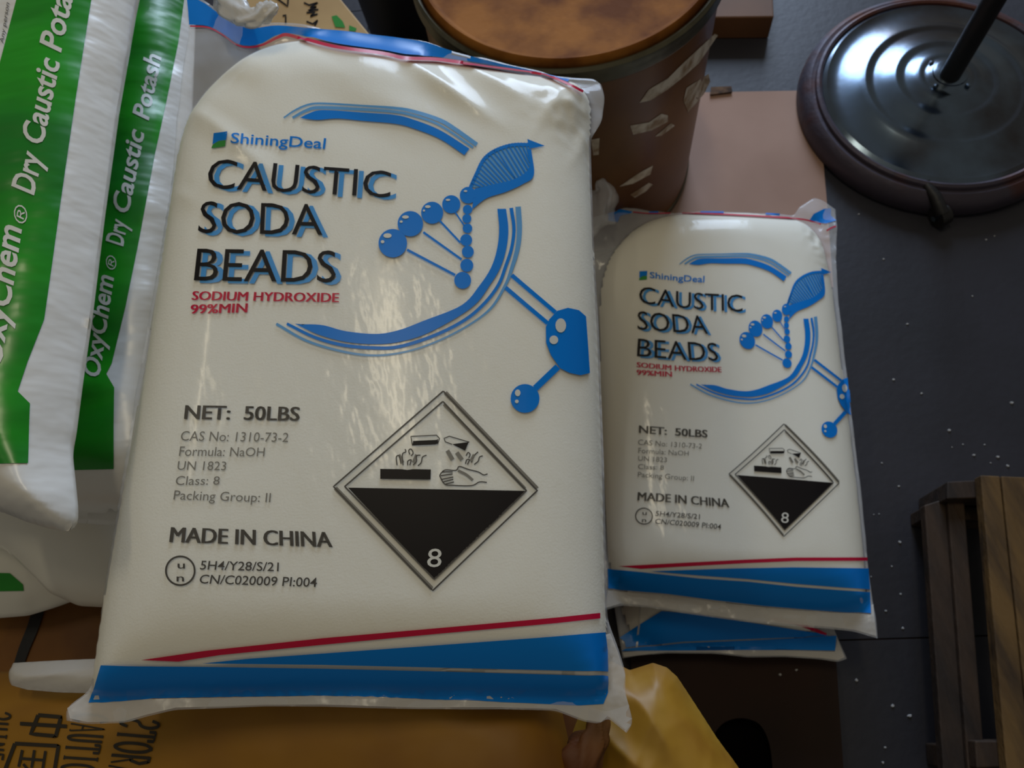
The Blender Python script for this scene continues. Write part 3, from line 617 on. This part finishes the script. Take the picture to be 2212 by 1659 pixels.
t.lay(P2, 'stripe_lettering', white_m, p2, 0.0014, label='white bold slanted lettering')
p3, P3 = sack('potash_bag', 'plain greyish white plastic bag end below the two striped potash bags', 'bag', (150, 1150), 0.575,
    ([(-200, 1100), (-180, 800), (-150, 500)], [(360, 1310), (380, 1100), (420, 500)],
     [(-200, 1100), (-60, 1150), (20, 1195), (60, 1232), (110, 1282), (170, 1309), (230, 1312), (360, 1310)], [(-150, 500), (420, 500)]), greypoly_m, T=0.03, Tb=0.04, wr=wr_p(51), nx=80, ny=90)
p4, P4 = sack('potash_bag', 'lowest white plastic bag at the left edge with a small green corner showing', 'bag', (20, 1250), 0.50,
    ([(-300, 1300), (-290, 1100), (-280, 800)], [(180, 1290), (200, 1200), (220, 800)],
     [(-300, 1300), (-150, 1338), (0, 1335), (60, 1330), (120, 1312), (180, 1290)], [(-280, 800), (220, 800)]), greypoly_m, T=0.03, Tb=0.04, wr=wr_p(61), nx=80, ny=70)
Art().poly([(-60, 1236), (22, 1238), (50, 1262), (52, 1276), (0, 1277), (-60, 1277)]).lay(P4, 'green_stripe', green_m, p4)

# yellow sacks
y1, Y1 = sack('yellow_sack', 'mustard yellow paper sack printed with black lettering, along the bottom edge of the photo', 'sack', (600, 1600), 0.585,
    ([(-150, 1900), (-160, 1700), (-170, 1450)], [(1235, 1900), (1250, 1700), (1215, 1540)],
     [(-150, 1900), (500, 1920), (1235, 1900)], [(-170, 1445), (0, 1442), (100, 1440), (300, 1420), (800, 1390), (1215, 1500)]), yellow_m, T=0.05, Tb=0.05,
    wr=lambda a, b, d: 0.004 * vnoise(a * 7, b * 9, 71) + 0.0015 * vnoise(a * 25, b * 25, 72), nx=120, ny=70, wdt=0.05)
SF = {'S': [[(0.85, 0.2), (0.6, 0.02), (0.25, 0.05), (0.12, 0.25), (0.3, 0.45), (0.7, 0.55), (0.88, 0.75), (0.7, 0.95), (0.35, 0.97), (0.12, 0.8)]],
      'T': [[(0.02, 0.97), (0.98, 0.97)], [(0.5, 0.97), (0.5, 0.03)], [(0.3, 0.02), (0.7, 0.02)], [(0.03, 0.97), (0.03, 0.8)], [(0.97, 0.97), (0.97, 0.8)]],
      'O': [[(0.5, 0.98), (0.15, 0.8), (0.05, 0.5), (0.15, 0.2), (0.5, 0.02), (0.85, 0.2), (0.95, 0.5), (0.85, 0.8), (0.5, 0.98)]],
      'R': [[(0.2, 0.03), (0.2, 0.97)], [(0.05, 0.97), (0.6, 0.97), (0.85, 0.75), (0.6, 0.52), (0.2, 0.5)], [(0.5, 0.5), (0.95, 0.03)], [(0.05, 0.02), (0.38, 0.02)]],
      'A': [[(0.08, 0.03), (0.5, 0.98), (0.92, 0.03)], [(0.25, 0.35), (0.75, 0.35)], [(0, 0.02), (0.2, 0.02)], [(0.75, 0.02), (1, 0.02)]],
      'U': [[(0.18, 0.97), (0.18, 0.3), (0.4, 0.03), (0.7, 0.06), (0.82, 0.3), (0.82, 0.97)], [(0.02, 0.97), (0.35, 0.97)], [(0.68, 0.97), (0.98, 0.97)]],
      'I': [[(0.5, 0.03), (0.5, 0.97)], [(0.25, 0.97), (0.75, 0.97)], [(0.25, 0.03), (0.75, 0.03)]],
      'N': [[(0.15, 0.03), (0.15, 0.97), (0.85, 0.03), (0.85, 0.97)], [(0.0, 0.02), (0.3, 0.02)]],
      'C': [[(0.9, 0.8), (0.6, 0.98), (0.2, 0.8), (0.06, 0.5), (0.2, 0.18), (0.6, 0.02), (0.92, 0.22)]],
      'H': [[(0.18, 0.03), (0.18, 0.97)], [(0.82, 0.03), (0.82, 0.97)], [(0.18, 0.5), (0.82, 0.5)]], 'E': [[(0.85, 0.97), (0.18, 0.97), (0.18, 0.03), (0.88, 0.03)], [(0.18, 0.5), (0.7, 0.5)]],
      'G': [[(0.9, 0.8), (0.6, 0.98), (0.2, 0.8), (0.06, 0.5), (0.2, 0.18), (0.6, 0.02), (0.88, 0.18), (0.88, 0.45), (0.6, 0.45)]]}
def serif(A, txt, start, adv, upv, wd, gap=0.22):
    p = np.array(start, float); adv = np.array(adv, float); upv = np.array(upv, float)
    for ch in txt:
        for st in SF[ch]:
            Q = [p + x * adv + y * upv for x, y in st]
            if len(Q) > 2 and ch in 'SOCGU': Q = spline(np.array(Q), 5)
            vert = abs(np.array(st[-1])[0] - st[0][0]) < 0.05
            A.line(Q, wd if (vert or len(st) > 3) else wd * 0.55, step=6)
        p = p + adv * (1 + gap)
t = Art(); serif(t, "STORAGE", (264, 1550), (-5.5, 20.5), (84, 7), 6.6, 0.24); serif(t, "CAUTION", (160, 1540), (-4, 17.5), (76, 5), 5.8, 0.24); serif(t, "SHINE", (-40, 1535), (-3, 18), (66, 4), 5.0)
t.line([(45, 1563), (146, 1569)], 8).line([(84, 1545), (133, 1549), (122, 1590), (68, 1585), (84, 1545)], 8)
t.line([(34, 1606), (128, 1611), (118, 1672), (12, 1664), (34, 1606)], 8).line([(100, 1622), (94, 1660)], 6).line([(76, 1620), (70, 1658)], 6).line([(50, 1620), (42, 1656)], 6).line([(46, 1638), (98, 1642)], 6).line([(52, 1650), (62, 1662)], 6)
t.lay(Y1, 'sack_lettering', sackink_m, y1, 0.0012, label='black serif capitals and large characters running downward')
y2, Y2 = sack('yellow_sack', 'bright yellow paper sack with a creased folded end, right of the lettered one', 'sack', (1420, 1620), 0.50,
    ([(1180, 2000), (1185, 1800), (1215, 1640), (1290, 1440)], [(1760, 2000), (1700, 1820), (1600, 1665), (1545, 1590), (1500, 1520), (1462, 1462)],
     [(1180, 2000), (1760, 2000)], [(1290, 1440), (1320, 1428), (1360, 1448), (1410, 1432), (1440, 1442), (1462, 1462)]), yellow2_m, T=0.05, Tb=0.05,
    wr=lambda a, b, d: 0.008 * ridge(a * 20 + b * 9, b * 7, 81) * sm(d, 0, 0.03) + 0.003 * ridge(a * 34 - b * 22, b * 16, 82), nx=80, ny=110, wdt=0.05)
twist('tied_neck', [at(1300, 1540, 0.60), at(1280, 1600, 0.60), at(1250, 1665, 0.60), at(1225, 1730, 0.585)], [0.006, 0.010, 0.012, 0.012], ochre_m, y1, 6, label='brown gathered and tied corner')
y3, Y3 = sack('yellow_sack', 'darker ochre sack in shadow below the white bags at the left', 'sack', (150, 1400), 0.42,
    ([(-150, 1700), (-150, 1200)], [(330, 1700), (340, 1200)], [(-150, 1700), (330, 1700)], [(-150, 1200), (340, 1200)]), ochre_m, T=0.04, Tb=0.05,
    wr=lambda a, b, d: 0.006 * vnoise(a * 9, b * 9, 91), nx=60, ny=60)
# dark curved band laid across it
Art().curve([(92, 1290), (75, 1350), (55, 1400), (42, 1440), (35, 1480)], [26, 24, 22, 20]).lay(Y3, 'dark_band', blackp_m, y3, 0.002, label='dark curved band')
# white film roll poking out
w1 = empty('plastic_bag_end', at(120, 1455, 0.62), 'rolled white plastic end poking out under the big soda bag, lower left corner', 'plastic bag')
SW = Sack(at(120, 1455, 0.655), (1, 0, 0), (0, 1, 0), ([(60, 1490), (24, 1480), (18, 1455), (30, 1432)], [(300, 1500), (300, 1420)], [(60, 1490), (130, 1496), (300, 1500)], [(30, 1432), (100, 1428), (160, 1425), (300, 1420)]),
          None, T=0.010, Tb=0.010, wdt=0.02, wr=lambda a, b, d: 0.002 * ridge(a * 8, b * 60, 95) * sm(d, 0, 0.01), nx=60, ny=30)
SW.mesh('film', hem_m, w1)

# ------------------------------------------------------------------ what the stacks stand on
def pile(name, label, cat, quad, z0, z1_, m, n, lbl2=None):
    e = None
# lower sacks of the pile, out of sight beneath the upper ones
def under(label, z, cxy, m, T, small=False):
    cc = np.array([cxy[0], cxy[1], z])
    e = empty('yellow_sack', (cc - [0, 0, T]).tolist(), label, 'sack')
    ax = np.array([0.98, 0.03 * math.sin(z * 40), 0]); s = Sack.__new__(Sack)
    s.O = cc; s.U = ax / np.linalg.norm(ax); s.V = np.cross([0, 0, 1.0], s.U); s.N = np.array([0, 0, 1.0]); s.T = T; s.Tb = T; s.wdt = 0.05; s.pw = 0.75; s.dome = 0.0
    hw, hl = (0.22, 0.29) if not small else small; uu, vv = np.meshgrid(np.linspace(-hw, hw, 40), np.linspace(-hl, hl, 52)); s.g = np.stack([uu, vv], -1); s.nx, s.ny = 40, 52
    s.poly = np.array([(-hw, -hl), (hw, -hl), (hw, hl), (-hw, hl)], float); s.wr = lambda a, b, d: 0.003 * vnoise(a * 9, b * 9, z * 100)
    s.mesh('sack_skin', m, e)
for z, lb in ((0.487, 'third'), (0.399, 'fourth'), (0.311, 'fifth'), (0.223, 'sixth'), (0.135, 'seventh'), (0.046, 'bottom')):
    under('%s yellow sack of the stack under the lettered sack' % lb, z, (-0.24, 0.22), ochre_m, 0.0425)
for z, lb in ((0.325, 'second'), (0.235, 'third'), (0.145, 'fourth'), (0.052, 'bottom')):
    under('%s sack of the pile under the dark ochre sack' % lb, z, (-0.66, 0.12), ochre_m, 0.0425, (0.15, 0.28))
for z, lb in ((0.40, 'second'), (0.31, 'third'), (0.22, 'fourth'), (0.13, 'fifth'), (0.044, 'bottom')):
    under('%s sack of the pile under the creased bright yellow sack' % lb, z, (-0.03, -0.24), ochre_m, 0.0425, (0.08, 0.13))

# ------------------------------------------------------------------ dark board with hand hole under the right bags
bz = 0.031
bd_out = [at(1360, 1130, bz), at(1790, 1130, bz), at(1806, 1420, bz), at(1822, 1660, bz), at(1834, 1860, bz), at(1370, 1860, bz), at(1362, 1400, bz)]
hole = [at(*q, bz) for q in spline(np.array([(1536, 1700), (1534, 1640), (1540, 1595), (1558, 1566), (1585, 1553), (1615, 1553), (1642, 1566), (1660, 1600), (1668, 1650), (1670, 1720), (1655, 1790), (1600, 1815), (1550, 1790), (1536, 1700)]), 5)[:-1]]
bm = bmesh.new()
def loop(P):
    vsx = [bm.verts.new(Vector(p)) for p in P]; return vsx, [bm.edges.new((vsx[i], vsx[(i + 1) % len(vsx)])) for i in range(len(vsx))]
v1, e1 = loop(bd_out); v2, e2 = loop(hole)
bmesh.ops.triangle_fill(bm, edges=e1 + e2, use_beauty=True)
r = bmesh.ops.extrude_face_region(bm, geom=bm.faces[:]); bmesh.ops.translate(bm, verts=[x for x in r['geom'] if isinstance(x, bmesh.types.BMVert)], vec=(0, 0, -0.004))
bmesh.ops.recalc_face_normals(bm, faces=bm.faces[:])
me = bpy.data.meshes.new('top_board'); bm.to_mesh(me); bm.free(); me.materials.append(dboard_m)
e = empty('flat_crate', at(1560, 1500, 0), 'dark brown flat crate with a rounded hand hole, on the floor below the right bags', 'crate')
o = bpy.data.objects.new('top_board', me); C.objects.link(o); me.transform(Matrix.Translation(-e.location)); o.parent = e
P0 = np.array(bd_out); ctr = P0.mean(0)
for i in range(len(P0)):
    p, q = P0[i], P0[(i + 1) % len(P0)]; i1 = p + (ctr - p) * 0.03; i2 = q + (ctr - q) * 0.03; dz = np.array([0, 0, bz - 0.004]); zl = np.array([1, 1, 0])
    MB().prism([p * zl, q * zl, i2 * zl, i1 * zl], [p * zl + dz, q * zl + dz, i2 * zl + dz, i1 * zl + dz]).build('side_wall', dboard_m, e)
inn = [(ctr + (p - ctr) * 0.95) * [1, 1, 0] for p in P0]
MB().prism([p + [0, 0, 0.0005] for p in inn], [p + [0, 0, 0.002] for p in inn]).build('base_panel', mat('painted_hole_shade', lin((7, 6, 6)), 0.9, spec=0.05), e, label='near-black panel painted as the shade inside the crate')  # near-black colour paints in the deep shade seen through the hand hole

# ------------------------------------------------------------------ fibre drum
dc = (0.240, 1.040)
dr = empty('fibre_drum', (dc[0], dc[1], 0), 'tall round brown fibre drum standing behind the soda bags', 'drum')
MB().lathe([(0.236, 0.0065), (0.2405, 0.0085), (0.2405, 0.478), (0.236, 0.480), (0.0, 0.480)], dc, 128).build('body', drum_m, dr, smooth=True)
MB().lathe([(0.2407, 0.0065), (0.2430, 0.0075), (0.2430, 0.022), (0.2407, 0.024)], dc, 128).build('bottom_hoop', ring_m, dr, smooth=True)
prof = [(0.2405, 0.482), (0.246, 0.483), (0.2490, 0.489), (0.2475, 0.497), (0.2490, 0.505), (0.2485, 0.512), (0.244, 0.516), (0.240, 0.514), (0.239, 0.503), (0.2405, 0.482)]
MB().lathe(prof, dc, 160).build('clamping_ring', ring_m, dr, smooth=True)
MB().lathe([(0.0, 0.4805), (0.2385, 0.4805), (0.2365, 0.512), (0.2345, 0.522), (0.232, 0.5245), (0.2285, 0.5235), (0.225, 0.517), (0.218, 0.5135), (0.0, 0.5115)], dc, 160).build('lid', lid_m, dr, smooth=True, label='tan fibre lid scuffed pale')
# torn tape scuffs on the drum side: thin curved patches
def drum_patch(name, pts, m):
    import itertools
    bm = bmesh.new(); bm.faces.new([bm.verts.new((p[0], p[1], 0)) for p in pts]); slice_bm(bm, 12); V = []
    for vx in bm.verts:
        r = rays([(vx.co.x, vx.co.y)])[0]; a = r[0] ** 2 + r[1] ** 2; R = 0.2412; bb = -2 * (r[0] * dc[0] + r[1] * dc[1]); cc = dc[0] ** 2 + dc[1] ** 2 - R * R
        D = max(bb * bb - 4 * a * cc, 0); tt = (-bb - math.sqrt(D)) / 2 / a; V.append(CAM + tt * r)
    bm.verts.index_update(); Fc = [[q.index for q in f.verts] for f in bm.faces]; bm.free(); mesh_obj(name, V, Fc, m, dr, True)
z3 = Z(900, 0, 2.949)
for pts in (((1480, 570), (1600, 500), (1700, 400), (1900, 215), (1920, 225), (1800, 400), (1700, 490), (1600, 570), (1490, 640), (1420, 655)),
            ((1720, 560), (1860, 470), (1870, 520), (1830, 600), (1730, 715), (1700, 640)), ((1360, 800), (1480, 780), (1560, 725), (1600, 735), (1600, 775), (1500, 830), (1380, 858)),
            ((1520, 870), (1620, 785), (1645, 800), (1560, 865)), ((1290, 1190), (1420, 1100), (1505, 1055), (1490, 1110), (1380, 1170)), ((1360, 1240), (1480, 1165), (1505, 1175), (1460, 1220), (1390, 1260))):
    drum_patch('torn_tape', z3(*pts), scuff_m)
drum_patch('tape_scrap', z3((1110, 890), (1165, 880), (1160, 985), (1125, 990)), scuff_m)

# ------------------------------------------------------------------ flattened cardboard on the floor
cb = [at(1765, 195, 0.006), at(1787, 445, 0.006), at(1800, 620, 0.006), at(1370, 640, 0.006), at(1410, 450, 0.006), at(1480, 200, 0.006)]
cb[0] = at(1765, 195, 0.006)
e = empty('cardboard_sheet', at(1640, 330, 0), 'flat pinkish brown cardboard sheet on the floor right of the drum', 'cardboard')
MB().prism([p - [0, 0, 0.0025] for p in cb], cb).build('top_liner', kraft_m, e)
MB().prism([np.array(p) * [1, 1, 0] + [0, 0, 0.0005] for p in cb], [p - [0, 0, 0.0026] for p in cb]).build('corrugated_edge', kraft_edge_m, e, label='darker corrugated edge')
fe = [at(1536, 188, 0.012), at(1580, 186, 0.012), at(1582, 198, 0.012), at(1534, 204, 0.012)]
MB().prism([p - [0, 0, 0.004] for p in fe], fe).build('torn_flap', kraft_edge_m, e)

# ------------------------------------------------------------------ round steel stand with a pole
sc = (0.998, 0.962)
st = empty('stand', (sc[0], sc[1], 0), 'round worn chrome stand base with concentric rings and a rusty rim, holding a black pole', 'stand')
MB().lathe([(0.262, 0.0), (0.272, 0.002), (0.276, 0.012), (0.274, 0.03), (0.267, 0.045), (0.256, 0.052), (0.245, 0.050), (0.232, 0.052)], sc, 160).build('skirt', rust_m, st, smooth=True, label='purplish rusty steel rim')
MB().lathe([(0.2478, 0.0518), (0.246, 0.0575), (0.241, 0.0605), (0.236, 0.0580), (0.234, 0.0520)], sc, 160).build('rim_ring', rust_m, st, smooth=True)
dish = [(0.234, 0.055), (0.226, 0.060), (0.218, 0.0585), (0.200, 0.0600), (0.182, 0.064), (0.164, 0.0705), (0.156, 0.0740), (0.150, 0.0745), (0.145, 0.0725), (0.136, 0.0735), (0.118, 0.079), (0.101, 0.0845), (0.095, 0.0860), (0.089, 0.0838), (0.080, 0.0850), (0.064, 0.0895), (0.055, 0.0935), (0.050, 0.0925), (0.042, 0.0935), (0.036, 0.098), (0.0, 0.0985)]
MB().lathe(dish, sc, 160).build('dish', chrome_m, st, smooth=True, label='polished dish with concentric rings')
MB().lathe([(0.034, 0.098), (0.033, 0.101), (0.028, 0.103), (0.0, 0.103)], sc, 48).build('hub', chrome_m, st, smooth=True)
for k in range(4):
    a = 0.5 + k * math.pi / 2; MB().lathe([(0.0045, 0.094), (0.0045, 0.0985), (0.0, 0.0995)], (sc[0] + 0.043 * math.cos(a), sc[1] + 0.043 * math.sin(a)), 8).build('bolt', chrome_m, st)
pb = np.array([sc[0], sc[1], 0.108]); rb = at(2042, 178, 0.11)
MB().tube([(sc[0] - 0.006, sc[1] - 0.008, 0.100), (sc[0] - 0.006, sc[1] - 0.008, 0.95)], 0.0195, 28).build('pole', blackp_m, st, smooth=True, label='black pole')
# clamp lever and foot wheel at the front of the rim
ca = at(1998, 395, 0.05); cb_ = at(2030, 470, 0.02)
MB().tube([ca, (ca * 0.5 + cb_ * 0.5) + [0, 0, 0.012], cb_ + [0, 0, 0.012]], [0.010, 0.012, 0.013], 12).build('foot_bracket', blackp_m, st, smooth=True, label='black bracket')
dv = (cb_ - ca); dv[2] = 0; dv /= np.linalg.norm(dv); pv = np.array([-dv[1], dv[0], 0]); wc = at(2032, 466, 0.021)
MB().tube([wc - pv * 0.011, wc + pv * 0.011], 0.0205, 28).build('foot_wheel', blackp_m, st, smooth=True, label='small black wheel')
MB().tube([wc - pv * 0.017, wc + pv * 0.017], 0.006, 12).build('axle', chrome_m, st, smooth=True)

# ------------------------------------------------------------------ wooden pallet at lower right
pe = empty('wooden_pallet', at(2140, 1400, 0), 'old wooden pallet with parallel boards at the lower right corner', 'pallet')
def board(name, quad, z, th, m):
    q = [at(x, y, z) for x, y in quad]; MB().prism([p - [0, 0, th] for p in q], q).build(name, m, pe, bevel=0.002)
board('plank', [(2118, 1700 + 60), (2118, 1026), (2162, 1028), (2215, 1760)][0:0] or [(2183, 1760), (2118, 1026), (2160, 1028), (2240, 1760)], 0.14, 0.022, wood_m)
board('plank', [(2243, 1760), (2163, 1028), (2300, 1034), (2380, 1760)], 0.14, 0.022, wood_m)
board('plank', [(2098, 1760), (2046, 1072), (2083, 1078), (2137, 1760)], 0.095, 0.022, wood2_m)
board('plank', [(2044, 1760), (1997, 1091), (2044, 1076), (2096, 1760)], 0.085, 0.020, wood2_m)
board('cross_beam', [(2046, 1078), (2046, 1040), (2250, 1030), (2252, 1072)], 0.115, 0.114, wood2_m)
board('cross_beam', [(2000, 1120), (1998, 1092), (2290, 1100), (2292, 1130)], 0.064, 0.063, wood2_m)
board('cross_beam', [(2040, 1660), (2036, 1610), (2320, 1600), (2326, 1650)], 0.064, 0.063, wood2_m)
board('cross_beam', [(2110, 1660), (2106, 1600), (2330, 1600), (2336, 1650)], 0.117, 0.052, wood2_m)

# ------------------------------------------------------------------ things beyond
# tan carton with handwriting behind the big bag
kz = 0.42
k = empty('carton', at(640, 20, 0), 'tan carton with black handwriting and green print behind the big soda bag', 'carton')
q = [at(*p, kz) for p in ((560, 110), (440, -140), (640, -120), (800, 75), (850, 130))]
MB().prism([p * [1, 1, 0] for p in q], q).build('carton_body', tan_m, k, bevel=0.003)
def flat_art(A, z, name, m, parent, label=None):
    V = [at(x, y, z) for x, y in A.V]; mesh_obj(name, V, [f if np.cross(V[f[1]] - V[f[0]], V[f[2]] - V[f[0]])[2] > 0 else f[::-1] for f in A.F], m, parent, False, label)
zk = Z(350, 0, 3.687)
A = Art()
for s_ in (((890, -30), (960, 20), (1000, 50), (1005, -20)), ((960, 125), (990, 120)), ((985, 130), (985, 190)), ((1130, 20), (1170, 40), (1240, 20), (1180, 60), (1230, 55), (1160, 85), (1245, 75)), ((1150, 100), (1220, 95), (1180, 130), (1240, 110)), ((1150, 170), (1200, 190), (1240, 160), (1215, 205))):
    A.line(zk(*s_), 3.6, step=6)
flat_art(A, kz + 0.001, 'handwriting', black_m, k, 'black marker handwriting')
A = Art().poly(zk((1350, 130), (1390, 120), (1440, 170), (1460, 220), (1380, 215))).poly(zk((1490, 200), (1550, 225), (1540, 250), (1490, 245)))
flat_art(A, kz + 0.001, 'green_print', lgreen_m, k)
# navy tub and brown boxes
nb = at(875, -110, 0.25); nv = empty('storage_tub', (nb[0], nb[1], 0), 'dark navy plastic tub in shadow between the carton and the drum', 'tub')
MB().lathe([(0.11, 0), (0.12, 0.004), (0.13, 0.27), (0.136, 0.28), (0.136, 0.29), (0.126, 0.29), (0.116, 0.012), (0, 0.012)], (nb[0], nb[1]), 64).build('tub_body', navy_m, nv, smooth=True)
def carton(label, quad, z, m, z0=0.0, tape=False):
    q = [at(*p, z) for p in quad]; e = empty('carton', (np.mean(q, 0) * [1, 1, 0]).tolist(), label, 'carton')
    MB().prism([p * [1, 1, 0] + [0, 0, z0] for p in q], q).build('carton_body', m, e, bevel=0.003)
    if not tape: return
    mid = [(q[0] + q[1]) / 2, (q[2] + q[3]) / 2]; dn = q[1] - q[0]; dn = dn / np.linalg.norm(dn) * 0.02
    MB().prism([mid[0] - dn + [0, 0, .0004], mid[0] + dn + [0, 0, .0004], mid[1] + dn + [0, 0, .0004], mid[1] - dn + [0, 0, .0004]], [mid[0] - dn + [0, 0, .0012], mid[0] + dn + [0, 0, .0012], mid[1] + dn + [0, 0, .0012], mid[1] - dn + [0, 0, .0012]]).build('sealing_tape', scuff_m, e)
brown_m = mat('brown_carton_board', lin((110, 74, 44)), 0.7, col2=lin((92, 60, 34)), nscale=5)  # plain brown board, mottled slightly by noise
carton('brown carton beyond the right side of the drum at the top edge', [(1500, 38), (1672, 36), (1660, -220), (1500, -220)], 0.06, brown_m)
carton('dark brown carton in shadow left of the drum', [(800, 215), (930, 210), (927, 130), (800, 134)], 0.10, dboard_m)

# spilled flakes
zf = Z(1800, 950, 2.34); sp = zf((765, 25), (710, 78), (830, 88), (600, 38), (880, 132), (205, 378), (232, 375), (295, 640), (190, 692), (352, 952), (385, 1395), (262, 1555), (250, 1632), (330, 235), (335, 518), (340, 780), (265, 865), (118, 1215), (300, 1345)) + [(1855, 463), (2130, 518), (2148, 510), (1908, 560), (1960, 700), (2100, 640), (2185, 870), (1930, 820), (2050, 930), (1720, 1447), (1685, 1457), (1640, 1390), (2080, 960), (1905, 1000), (1990, 850), (2140, 1000)]
for i, (x, y) in enumerate(sp):
    p = at(x, y, 0.0); r = random.uniform(0.0012, 0.0028); zb = bz if (x < 1810 and y > 1400) else 0.0
    p = at(x, y, zb); n = 7; a0 = random.random() * 6
    ring = [(r * random.uniform(0.7, 1.5) * math.cos(a0 + 2 * math.pi * k / n), r * random.uniform(0.7, 1.1) * math.sin(a0 + 2 * math.pi * k / n)) for k in range(n)]
    mb = MB(); mb.prism([(a, b_, 0.0002) for a, b_ in ring], [(a * 0.7, b_ * 0.7, r * 0.8) for a, b_ in ring])
    o = mb.build('soda_flake', bead_dot_m); o.location = p
    tag(o, 'tiny white flake spilled on the dark floor', 'flake', 'spilled flakes on the floor')
